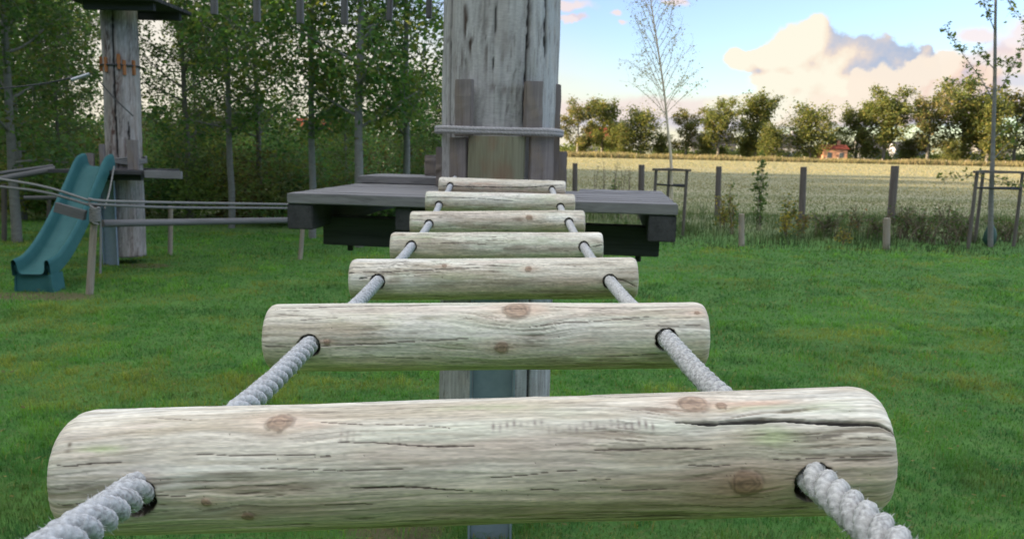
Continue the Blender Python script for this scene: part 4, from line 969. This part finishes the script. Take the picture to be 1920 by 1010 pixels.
for v in mb.verts:
    z = v.co.z; v.co = Vector((v.co.x * (.17 - .05 * z) * (1 + .12 * math.sin(7 * math.atan2(v.co.y, v.co.x))), v.co.y * (.16 - .05 * z), .33 + z * .33 + .02 * math.sin(9 * v.co.x)))
for f_ in mb.faces: f_.smooth = True
me = bpy.data.meshes.new('watering_bag'); mb.to_mesh(me); mb.free()
tag(obj('watering_bag', me, M_bag, Matrix.Translation((p[0], p[1] + .02, 0)) @ Matrix.Diagonal((.8, .8, .85, 1))), 'dark green watering bag around the foot of the leafy young tree', 'bag')

FG = 'fence posts along the meadow'
def fpost(pxb, pyb, pxt, pyt, r, label, mat=M_post, grp=FG, seed=0, h=None):
    p = PZ(pxb, pyb); t = PY(pxt, pyt, p[1]); 
    M, L = basis(p - np.array((0, 0, .15)), t); me = tube_me(L, r * 1.05, r, 12, 9, .10, seed)
    tag(obj('fence_post', me, mat, M), label, 'post', grp)
fpost(1345, 411, 1348, 312, .085, 'grey fence post right of the bare young tree, before a yellowing bush', seed=1)
fpost(1503, 414, 1507, 313, .10, 'dark fence post just left of the distant brick house', seed=2)
fpost(1670, 421, 1679, 311, .115, 'thickest fence post, tilted right, behind a pale stake', seed=3)
fpost(1201, 412, 1203, 309, .09, 'grey fence post just above the right end of the near platform', seed=4)
fpost(1077, 410, 1078, 306, .075, 'thin fence post beside the right flank of the central pole', seed=5)
SG = 'short stakes in the rough grass'
fpost(1391, 461, 1390, 401, .065, 'short brown stake at the lawn edge below the leafy bush', M_postpale, SG, 6)
fpost(1662, 467, 1663, 409, .075, 'short grey stake in front of the thickest fence post', M_postpale, SG, 7)

# shrubs, weeds
def weed(name, px, py, top, nst, spread, nleaf, lsize, cols, label, cat='plant', seed=0, group=None):
    p = PZ(px, py); h = PY(px, top, p[1])[2]; g = np.random.default_rng(seed + 300); e = empty(name, p, label, cat, group); mb = MB(); tips = []
    for k in range(nst):
        a = g.uniform(0, 6.28); r = spread * g.uniform(.1, 1); hh = h * g.uniform(.6, 1.0) if k else h
        fx_, fy_ = (g.uniform(-.6, .6, 2) * spread) if nst > 2 else (0, 0)
        c = np.array([(fx_, fy_, -.05), (fx_ * .8 + r * .3 * math.cos(a), fy_ * .8 + r * .3 * math.sin(a), hh * .4), (r * .65 * math.cos(a), r * .65 * math.sin(a), hh * .75), (r * math.cos(a), r * math.sin(a), hh)])
        mb.add(*tube_np(catmull(c, 3), np.linspace(.014, .004, 10), 4))
        for z in np.linspace(.15, 1, 16):
            q = np.array([np.interp(z * hh, c[:, 2], c[:, 0]), np.interp(z * hh, c[:, 2], c[:, 1]), z * hh]); v = g.normal(0, 1, 3); v[2] = abs(v[2]) * .6; v /= np.linalg.norm(v); t = q + v * g.uniform(.08, .3) * (1.15 - z * .6); mb.add(*tube_np(np.array([q, t]), [.005, .002], 3)); tips += [t, (q + t) / 2]
    tips = np.array(tips); k = g.integers(0, len(tips), nleaf); P = tips[k] + g.normal(0, .04, (nleaf, 3)); P = P[P[:, 2] > .02]; n = len(P)
    V, q, c = leaf_quads(P, np.full(n, lsize), g, np.clip(np.array(cols)[g.integers(0, len(cols), n)] * (1 + .2 * g.normal(0, 1, (n, 1))), .01, .6))
    obj('stems', mb.mesh('stems'), M_twig, WM[e.name], e); obj('leaves', mesh_np('leaves', V, q, None, c, False), M_leaf, WM[e.name], e); return e
YEL = [(.34, .26, .045), (.26, .22, .05), (.16, .17, .05)]; GRN2 = [(.085, .145, .042), (.115, .165, .052), (.065, .115, .038)]; DRY = [(.17, .135, .08), (.12, .10, .06), (.085, .11, .05)]; RED = [(.26, .13, .05), (.2, .14, .05)]
weed('leafy_bush', 1424, 432, 288, 3, .22, 420, .10, GRN2, 'tall thin leafy bush standing above the short brown stake', 'bush', 1)
weed('leafy_bush', 1360, 438, 345, 4, .35, 200, .09, GRN2 + YEL, 'green bush with yellow leaves at the foot of the fence post', 'bush', 2)
weed('yellow_bush', 1350, 428, 372, 4, .25, 220, .09, YEL, 'small yellow leaved bush before the grey fence post', 'bush', 3)
weed('yellow_bush', 1482, 440, 368, 5, .4, 260, .09, YEL + GRN2, 'yellow green bush left of the dark fence post', 'bush', 4)
weed('yellow_bush', 1470, 446, 405, 3, .15, 110, .08, YEL[:2], 'low bright yellow sapling below the yellow green bush', 'bush', 5)
weed('red_bush', 1508, 446, 402, 4, .25, 130, .08, RED + YEL[1:], 'small reddish bush at the foot of the dark fence post', 'bush', 6)
weed('yellow_bush', 1582, 458, 430, 3, .12, 90, .07, YEL[:2], 'tiny yellow sapling midway between two fence posts', 'bush', 7)
weed('red_bush', 1600, 440, 388, 5, .35, 160, .08, RED + DRY, 'rusty leaved bush midway between two fence posts', 'bush', 8)
DG = 'brown thickets at the lawn edge'
for k, (px, py, top, sp, lab) in enumerate([(1720, 452, 385, .6, 'brown twiggy thicket right of the thickest fence post'), (1770, 458, 380, .6, 'dark twiggy thicket left of the right stake frame'), (1810, 452, 400, .5, 'low thicket behind the right stake frame'), (1690, 446, 385, .4, 'thicket leaning on the thickest fence post'), (1880, 452, 402, .5, 'thicket behind the green watering bag'), (1640, 448, 400, .5, 'thicket left of the short grey stake'), (1545, 444, 392, .5, 'sparse thicket right of the dark fence post')]):
    weed('thicket', px, py, top, 15, sp, 340, .075, DRY[:2] + GRN2 * 2, lab, 'thicket', 10 + k, DG)
for k, (px, top, lab) in enumerate([(1112, 312, 'dead flower stem nearest the central pole'), (1130, 308, 'tall dead stem second from the central pole'), (1150, 300, 'tallest dead stem behind the platform'), (1164, 318, 'dead stem third from the fence post'), (1178, 310, 'dead stem close to the grey fence post')]):
    weed('dead_stem', px, 412, top, 2, .1, 60, .05, DRY, lab, 'weed', 30 + k, 'dead stems behind the platform')
weed('leafy_bush', 1150, 408, 342, 5, .4, 220, .09, GRN2, 'low green bush among the dead stems behind the platform', 'bush', 40)

# ------------------------------------------------------------------ far tree row and houses
OAK = [(.090, .118, .034), (.115, .138, .036), (.068, .096, .034), (.150, .150, .042), (.175, .150, .046)]
OAKB = [(.21, .155, .06), (.14, .125, .05), (.18, .135, .06), (.11, .12, .045)]
oakA = grow(201, 13.0, 1.5, 6.3, 17, 9000, .55, .38, OAK, spread=.085, upang=.6, shape='round', twigs=6, tw_r=.22)
oakB = grow(202, 12.0, 1.3, 5.3, 15, 7200, .55, .33, OAK, spread=.09, upang=.6, shape='round', twigs=6, tw_r=.24)
oakC = grow(203, 13.0, 1.8, 5.8, 15, 5800, .55, .35, OAKB + OAK[:3], spread=.08, upang=.65, shape='round', twigs=6, tw_r=.2)
oakD = grow(204, 10.0, 1.0, 5.2, 26, 6500, .58, .25, OAK, spread=.15, upang=.65, shape='round', twigs=6, tw_r=.24)
OG = 'oaks along the far edge of the meadow'; made = {}
def far(kind, px, top, Y, label, width=None, rot=0.):
    b = PY(px, 300, Y); b[2] = 0; hz = PY(px, top, Y)[2]; H0 = {'A': 13., 'B': 12., 'C': 13., 'D': 10.}[kind]; s_ = hz / H0 * .97
    if kind not in made:
        made[kind] = tree('oak', (0, 0, 0), {'A': oakA, 'B': oakB, 'C': oakC, 'D': oakD}[kind], (M_bark, M_leaf), label, group=OG); t = made[kind]
        t.matrix_basis = Matrix.Translation(Vector(b)) @ Matrix.Rotation(rot, 4, 'Z') @ Matrix.Scale(s_, 4)
    else: copy_thing(made[kind], b, rot, s_, label, OG)
far('C', 1082, 200, 214, 'brownish oak partly hidden behind the central pole', rot=.4)
far('B', 1128, 197, 222, 'round topped oak between the brownish oak and the red roof', rot=1.0)
far('D', 1200, 220, 216, 'low spreading oak left of the bare young tree', rot=.2)
far('C', 1285, 214, 224, 'brown tinged oak just behind the bare young tree', rot=2.2)
far('A', 1345, 201, 216, 'left half of the broad oak pair in mid row', rot=.9)
far('B', 1415, 188, 220, 'right half of the broad oak pair, before the gap in the row', rot=2.6)
far('D', 1446, 244, 212, 'small dark tree at the right foot of the broad pair', rot=1.4)
far('D', 1518, 216, 214, 'oak just left of the brick house', rot=.6)
far('B', 1604, 207, 226, 'oak right behind the brick house', rot=3.4)
far('A', 1655, 182, 218, 'tallest broad oak right of the brick house', rot=2.1)
far('C', 1738, 187, 216, 'airy brown oak with a pale leaning trunk', rot=1.2)
far('A', 1802, 170, 222, 'wide oak left of the leafy young tree', rot=4.0)
far('B', 1850, 192, 214, 'oak right behind the leafy young tree', rot=5.2)
far('C', 1900, 178, 224, 'brownish oak at the right edge of the row', rot=2.9)
far('A', 1960, 182, 220, 'oak cut by the right edge', rot=3.3)
for k, (px, top, lab) in enumerate([(1160, 240, 'dark bush left under the red roof'), (1090, 262, 'dark bush at the foot of the brownish oak'), (1320, 262, 'low bush under the broad oak pair'), (1700, 266, 'low bush under the tallest broad oak'), (1780, 270, 'low bush under the wide oak'), (1240, 258, 'low bush behind the foot of the bare young tree'), (1400, 264, 'low bush under the right half of the broad pair'), (1560, 258, 'low bush behind the brick house')]):
    far('D', px, top, 205 + 3 * k % 11 + 8, lab, rot=k * 1.1)
Cn = []; cc = []
for k in range(150):
    y = g.uniform(228, 275); x = g.uniform(.03, .74) * y; n = 130; hh = g.uniform(1.5, 4.2); u = g.normal(0, 1, (n, 3)); u /= np.linalg.norm(u, axis=1)[:, None]; u *= g.random((n, 1)) ** .4
    Cn.append(np.stack([x + u[:, 0] * 3.2, y + u[:, 1] * 2, hh * .5 + u[:, 2] * hh * .55], 1)); cc.append(np.tile(np.array(OAK)[g.integers(0, 3)], (n, 1)))
C = np.concatenate(Cn); V, q, c = leaf_quads(C, np.full(len(C), .8), g, np.concatenate(cc))
tag(obj('far_hedge', mesh_np('far_hedge', V, q, None, c, False), M_leaf), 'low dark hedge running behind the oaks and houses', 'hedge', kind='stuff')
# bare twiggy tree in the gap
b = PY(1477, 300, 225); b[2] = 0; bare_ = grow(210, 10.5, 2.5, 2.6, 18, 60, .3, .16, OAKB, upang=1.0, twigs=5, tw_r=.3)
tree('bare_tree', b, bare_, (M_twig, M_leaf), 'leafless tree standing in the gap of the oak row')
def wall_mat(name, c, c2): return mat_plain(name, c, c2, .9, 0, 1.5, .1, .1)
W_br = wall_mat('brick_wall', (.36, .20, .13), (.30, .165, .11)); W_wh = wall_mat('pale_render', (.15, .15, .15), (.12, .12, .12)); W_gr = wall_mat('grey_wall', (.30, .30, .33), (.24, .24, .27))
R_red = wall_mat('red_tiles', (.36, .10, .07), (.26, .08, .06)); R_gr = wall_mat('slate', (.13, .13, .15), (.09, .09, .10)); M_glass = mat_plain('window_glass', (.05, .06, .07), (.04, .05, .06), .15, 0, 3, 0, .6)
def house(px, yb, w_px, wall_top, ridge, Y, wm, rm, label, name='house'):
    c = PY(px, yb, Y); w = w_px / F * Y; hw = PY(px, wall_top, Y)[2]; hr = PY(px, ridge, Y)[2]; d = w * .7
    e = empty(name, (c[0], Y, 0), label, 'house', 'houses behind the oak row'); M = WM[e.name]
    bm = bmesh.new(); pr = [(-w / 2, 0), (w / 2, 0), (w / 2, hw), (-w / 2, hw)]
    A = [bm.verts.new((x, -d / 2, z)) for x, z in pr]; B = [bm.verts.new((x, d / 2, z)) for x, z in pr]; bm.faces.new(A); bm.faces.new(B[::-1])
    for k in range(4): bm.faces.new((A[k], B[k], B[(k + 1) % 4], A[(k + 1) % 4]))
    ga = [bm.verts.new((s_ * w / 2, 0, hr - .15)) for s_ in (-1, 1)]; bm.faces.new((A[3], ga[0], B[3])); bm.faces.new((A[2], B[2], ga[1]))
    bmesh.ops.recalc_face_normals(bm, faces=bm.faces); me = bpy.data.meshes.new('wall'); bm.to_mesh(me); bm.free(); obj('wall', me, wm, M, e)
    bm = bmesh.new()
    for s_ in (-1, 1):
        vs = [bm.verts.new(p) for p in ((-w / 2 - .4, s_ * (d / 2 + .4), hw - .1), (w / 2 + .4, s_ * (d / 2 + .4), hw - .1), (w / 2 + .4, 0, hr), (-w / 2 - .4, 0, hr))]; f_ = bm.faces.new(vs)
    r_ = bmesh.ops.solidify(bm, geom=bm.faces[:], thickness=.18); me = bpy.data.meshes.new('roof'); bm.to_mesh(me); bm.free(); ro = obj('roof', me, rm, M, e)
    obj('chimney', box_me(1.6, .7, .7, .02), wm, M @ Matrix.Translation((w * .25, .2, hr + .3)) @ Matrix.Rotation(math.pi / 2, 4, 'Y'), ro)
    n = max(2, int(w / 2.6))
    for k in range(n):
        x = -w / 2 + w * (k + .5) / n; wf = obj('window', box_me(1.1, .08, 1.4, .01), W_wh, M @ Matrix.Translation((x, -d / 2 - .03, min(1.7, hw * .55))), e)
        obj('pane', box_me(.9, .02, 1.2, .0), M_glass, M @ Matrix.Translation((x, -d / 2 - .08, min(1.7, hw * .55))), wf)
house(1559, 304, 44, 279, 271, 213, W_br, R_red, 'small orange brick house standing in front of the oak row')
house(1625, 303, 46, 278, 258, 250, W_wh, R_gr, 'pale grey house right of the brick house')
house(1470, 300, 50, 276, 252, 252, W_gr, R_gr, 'grey house visible in the gap of the oak row')
house(1135, 292, 70, 262, 238, 262, W_wh, R_red, 'white house with a red roof among the left oaks')
house(1330, 298, 80, 272, 250, 262, W_wh, R_gr, 'white house hidden behind the broad oak pair')
house(1700, 304, 60, 282, 266, 258, W_gr, R_gr, 'grey house hidden under the airy brown oak')
house(1850, 306, 60, 282, 264, 262, W_wh, R_gr, 'pale house hidden behind the right oaks')
house(602, 300, 70, 242, 222, 75, W_br, R_red, 'orange brick house glimpsed between the trunks of the wood')
house(470, 300, 60, 230, 205, 70, W_wh, R_gr, 'pale house glimpsed through the wood above the hand ropes')
gp = random.Random(3)
pm = tube_me(1.3, .09, .08, 7, 4, .1, 2)
for k in range(22):
    px = 1085 + k * 38 + gp.uniform(-8, 8); c = PY(px, 297, 196); M = Matrix.Translation((c[0], 196 + gp.uniform(-1, 1), .6)) @ Matrix.Rotation(math.pi / 2 + gp.uniform(-.05, .05), 4, 'Y')
    tag(obj('far_fence_post', pm, M_postpale, M), 'thin post of the distant fence below the oak row', 'post', 'posts of the distant fence')

# ------------------------------------------------------------------ sky with evening clouds
w = bpy.data.worlds.new('World'); sc.world = w; w.use_nodes = True; nt = w.node_tree; nt.nodes.clear()
out = nt.nodes.new('ShaderNodeOutputWorld'); bg = nt.nodes.new('ShaderNodeBackground'); nt.links.new(bg.outputs[0], out.inputs[0])
SKY = .10
sky = N(nt, 'ShaderNodeTexSky', sky_type='NISHITA', sun_disc=False, sun_elevation=SUN_EL, sun_rotation=-SUN_AZ, altitude=30, air_density=1.0, dust_density=.6, ozone_density=3.2)
tc = N(nt, 'ShaderNodeTexCoord'); DIR = tc.outputs['Generated']
def cloud_group(name, blobs, warp, fine, gain):
    """cloud density over a direction: azimuth/height blobs with billowy edges"""
    gtree = bpy.data.node_groups.new(name, 'ShaderNodeTree')
    gtree.interface.new_socket('Vector', in_out='INPUT', socket_type='NodeSocketVector'); gtree.interface.new_socket('Density', in_out='OUTPUT', socket_type='NodeSocketFloat')
    gi = gtree.nodes.new('NodeGroupInput'); go = gtree.nodes.new('NodeGroupOutput'); L = gtree.links
    def vm(op, a, b):
        n = gtree.nodes.new('ShaderNodeVectorMath'); n.operation = op
        for k, v in enumerate((a, b)):
            if isinstance(v, tuple): n.inputs[k].default_value = v
            else: L.new(v, n.inputs[k])
        return n
    def ma(op, a, b, clamp=False):
        n = gtree.nodes.new('ShaderNodeMath'); n.operation = op; n.use_clamp = clamp
        for k, v in enumerate((a, b)):
            if isinstance(v, (int, float)): n.inputs[k].default_value = v
            else: L.new(v, n.inputs[k])
        return n.outputs[0]
    def nz(sc_, det, out_='Fac'):
        n = gtree.nodes.new('ShaderNodeTexNoise'); n.inputs['Scale'].default_value = sc_; n.inputs['Detail'].default_value = det; n.inputs['Roughness'].default_value = .6; L.new(gi.outputs[0], n.inputs['Vector']); return n.outputs[out_]
    d = vm('MULTIPLY', vm('SUBTRACT', nz(warp[0], 5, 'Color'), (.5, .5, .5)).outputs[0], (warp[1],) * 3).outputs[0]
    p = vm('ADD', gi.outputs[0], d).outputs[0]; acc = None
    for (px, py, rx, ry) in blobs:
        q = ray(px, py); az = math.atan2(q[0], q[1]); el = math.atan2(q[2], math.hypot(q[0], q[1]))
        v = vm('MULTIPLY', vm('SUBTRACT', p, (az, el, 0)).outputs[0], (F / rx, F / ry, 0)).outputs[0]
        ln = gtree.nodes.new('ShaderNodeVectorMath'); ln.operation = 'LENGTH'; L.new(v, ln.inputs[0]); f_ = ma('SUBTRACT', 1.0, ln.outputs['Value'])
        if acc is None: acc = f_
        else:
            n = gtree.nodes.new('ShaderNodeMath'); n.operation = 'SMOOTH_MAX'; L.new(acc, n.inputs[0]); L.new(f_, n.inputs[1]); n.inputs[2].default_value = .15; acc = n.outputs[0]
    n = ma('MULTIPLY', ma('SUBTRACT', nz(fine[0], 8), .5), fine[1])
    L.new(ma('ADD', ma('MULTIPLY', acc, gain), n), go.inputs[0]); return gtree
sep = N(nt, 'ShaderNodeSeparateXYZ'); nt.links.new(DIR, sep.inputs[0])
def wm_(op, a, b=None):
    n = N(nt, 'ShaderNodeMath', operation=op)
    for k, v in enumerate((a, b)):
        if v is None: continue
        if isinstance(v, (int, float)): n.inputs[k].default_value = v
        else: nt.links.new(v, n.inputs[k])
    return n.outputs[0]
azn = wm_('ARCTAN2', sep.outputs[0], sep.outputs[1]); eln = wm_('ARCSINE', sep.outputs[2])
cb_ = N(nt, 'ShaderNodeCombineXYZ'); nt.links.new(azn, cb_.inputs[0]); nt.links.new(eln, cb_.inputs[1]); AE = cb_.outputs[0]
def dens(gt, off=None):
    v = AE
    if off:
        a = N(nt, 'ShaderNodeVectorMath', operation='ADD'); nt.links.new(AE, a.inputs[0]); a.inputs[1].default_value = off; v = a.outputs[0]
    n = nt.nodes.new('ShaderNodeGroup'); n.node_tree = gt; nt.links.new(v, n.inputs[0]); return n.outputs[0]
def layer(base, gt, lit, shade, alpha=(0.0, .14), off=(-.02, .012), rng=(-.25, .22), amax=1.0, side=None, mid=None):
    d0 = dens(gt); d1 = dens(gt, (off[0], off[1], 0)); dif = wm_('SUBTRACT', d0, d1)
    if side:
        sd = wm_('MAXIMUM', wm_('MINIMUM', wm_('MULTIPLY', wm_('SUBTRACT', side[0], wm_('ADD', azn, wm_('MULTIPLY', eln, .75))), side[1]), .24), -.50)
        dif = wm_('ADD', wm_('MULTIPLY', dif, side[2]), sd)
    lt = N(nt, 'ShaderNodeMapRange', interpolation_type='SMOOTHSTEP'); nt.links.new(dif, lt.inputs[0]); lt.inputs[1].default_value = rng[0]; lt.inputs[2].default_value = rng[1]
    al = N(nt, 'ShaderNodeMapRange', interpolation_type='SMOOTHSTEP'); nt.links.new(d0, al.inputs[0]); al.inputs[1].default_value = alpha[0]; al.inputs[2].default_value = alpha[1]; al.inputs[4].default_value = amax
    body = mixc(nt, lt.outputs[0], shade, lit)
    if mid: body = mixc(nt, ramp(nt, lt.outputs[0], [(.35, 0.), (.8, 1.)]), mixc(nt, ramp(nt, lt.outputs[0], [(.0, 0.), (.5, 1.)]), shade, mid), lit)
    return mixc(nt, al.outputs[0], base, body)
K = 1.0
def kc(*c): return tuple(x * K for x in c)
hs = N(nt, 'ShaderNodeHueSaturation'); nt.links.new(sky.outputs[0], hs.inputs['Color']); hs.inputs['Hue'].default_value = .525; hs.inputs['Saturation'].default_value = .95; hs.inputs['Value'].default_value = .80
SKYC = mixc(nt, 1.0, hs.outputs[0], (1.06, 1.0, .97), 'MULTIPLY')
g_wisp = cloud_group('wisp', [(1060, 8, 60, 12), (1150, 20, 16, 8), (1075, 32, 30, 8), (1265, 5, 30, 7), (1165, 38, 12, 5), (1830, 62, 35, 18), (1895, 78, 45, 26), (1925, 60, 40, 30), (1960, 95, 60, 40), (900, 30, 60, 14)], (22, .03), (40, .7), 1.0)
g_band = cloud_group('band', [(1040, 210, 200, 26), (1250, 214, 190, 28), (1420, 205, 160, 30), (1600, 200, 240, 30), (1850, 170, 200, 40), (1880, 130, 120, 30)], (10, .03), (26, .5), 1.0)
g_cum = cloud_group('cumulus', [(1398, 104, 38, 20), (1440, 110, 62, 32), (1490, 96, 62, 52), (1530, 74, 50, 48), (1575, 106, 66, 48), (1625, 112, 60, 46), (1672, 120, 45, 34), (1733, 118, 20, 28), (1500, 160, 90, 60), (1600, 165, 150, 50), (1560, 205, 240, 36), (1455, 150, 60, 40)], (16, .038), (34, .9), 1.1)
g_pink = cloud_group('pinkcloud', [(1612, 165, 34, 32), (1660, 158, 46, 36), (1712, 140, 38, 34), (1768, 140, 46, 40), (1740, 170, 90, 36), (1820, 165, 60, 36), (1690, 200, 190, 34)], (20, .036), (40, .9), 1.1)
S = 1 / SKY
def cs(r, g_, b, k=1.0):
    lin = lambda v: ((v / 255 + .055) / 1.055) ** 2.4
    return tuple(lin(v) * CLOUD_K * k * S for v in (r, g_, b))
EXPO = 2.46
CLOUD_K = 2 ** -EXPO
col = SKYC
ov = noise(nt, AE, 3.0, 5, .6)
fac = N(nt, 'ShaderNodeMapRange', interpolation_type='SMOOTHSTEP'); nt.links.new(wm_('ADD', eln, wm_('MULTIPLY', wm_('SUBTRACT', ov, .5), .5)), fac.inputs[0]); fac.inputs[1].default_value = .34; fac.inputs[2].default_value = .80; fac.inputs[4].default_value = .92
HIGH = 1.95  # unseen bright cloud layer overhead, added to lift and whiten the ambient light
col = mixc(nt, fac.outputs[0], col, tuple(v * HIGH * CLOUD_K * S for v in (.93, .97, 1.0)))
cr = N(nt, 'ShaderNodeMapRange', interpolation_type='SMOOTHSTEP'); nt.links.new(wm_('ADD', eln, wm_('MULTIPLY', azn, .32)), cr.inputs[0]); cr.inputs[1].default_value = .18; cr.inputs[2].default_value = .03; cr.inputs[4].default_value = .9
col = mixc(nt, wm_('MULTIPLY', cr.outputs[0], wm_('GREATER_THAN', sep.outputs[1], 0.0)), col, cs(255, 244, 226))
col = layer(col, g_band, cs(246, 230, 224), cs(222, 216, 226), alpha=(-.30, .35), amax=.9)
col = layer(col, g_wisp, cs(255, 232, 222), cs(238, 215, 214), alpha=(-.1, .55), amax=.8)
q_ = ray(1556, 92); azc = math.atan2(q_[0], q_[1]) + .75 * math.atan2(q_[2], math.hypot(q_[0], q_[1]))
q_ = ray(1740, 165); azp = math.atan2(q_[0], q_[1]) + .75 * math.atan2(q_[2], math.hypot(q_[0], q_[1]))
col = layer(col, g_cum, cs(255, 250, 230), cs(178, 194, 220), alpha=(0., .22), side=(azc, 11., .60), rng=(-.55, .50), mid=cs(250, 228, 208))
col = layer(col, g_pink, cs(255, 240, 222), cs(200, 198, 218), alpha=(0., .25), side=(azp, 2.5, .6), rng=(-.55, .35), amax=.95, mid=cs(250, 218, 200))
nt.links.new(col, bg.inputs[0]); bg.inputs[1].default_value = SKY

# ------------------------------------------------------------------ sun, camera, view
sl = bpy.data.lights.new('sun', 'SUN'); sl.energy = 4.3; sl.angle = math.radians(.53); sl.color = (1.0, .78, .50)
so = bpy.data.objects.new('sun', sl); COL.objects.link(so); so.rotation_euler = Vector(SUN).to_track_quat('Z', 'Y').to_euler()
cd = bpy.data.cameras.new('camera'); cd.sensor_width = 36; cd.lens = 36 * F / 1920; cd.clip_start = .02; cd.clip_end = 6000
cd.dof.use_dof = True; cd.dof.focus_distance = .82; cd.dof.aperture_fstop = cd.lens / 1000 / (2 * .00085)
co = bpy.data.objects.new('camera', cd); COL.objects.link(co)
Rm = Matrix(((_r[0], _u[0], -_f[0], 0), (_r[1], _u[1], -_f[1], 0), (_r[2], _u[2], -_f[2], 0), (0, 0, 0, 1)))
co.matrix_world = Matrix.Translation(Vector(CAM)) @ Rm
sc.camera = co
sc.render.engine = 'CYCLES'
sc.view_settings.view_transform = 'Standard'; sc.view_settings.look = 'None'; sc.view_settings.exposure = EXPO; sc.view_settings.gamma = 1
sc.cycles.max_bounces = 6; sc.cycles.transparent_max_bounces = 8; sc.cycles.use_denoising = True
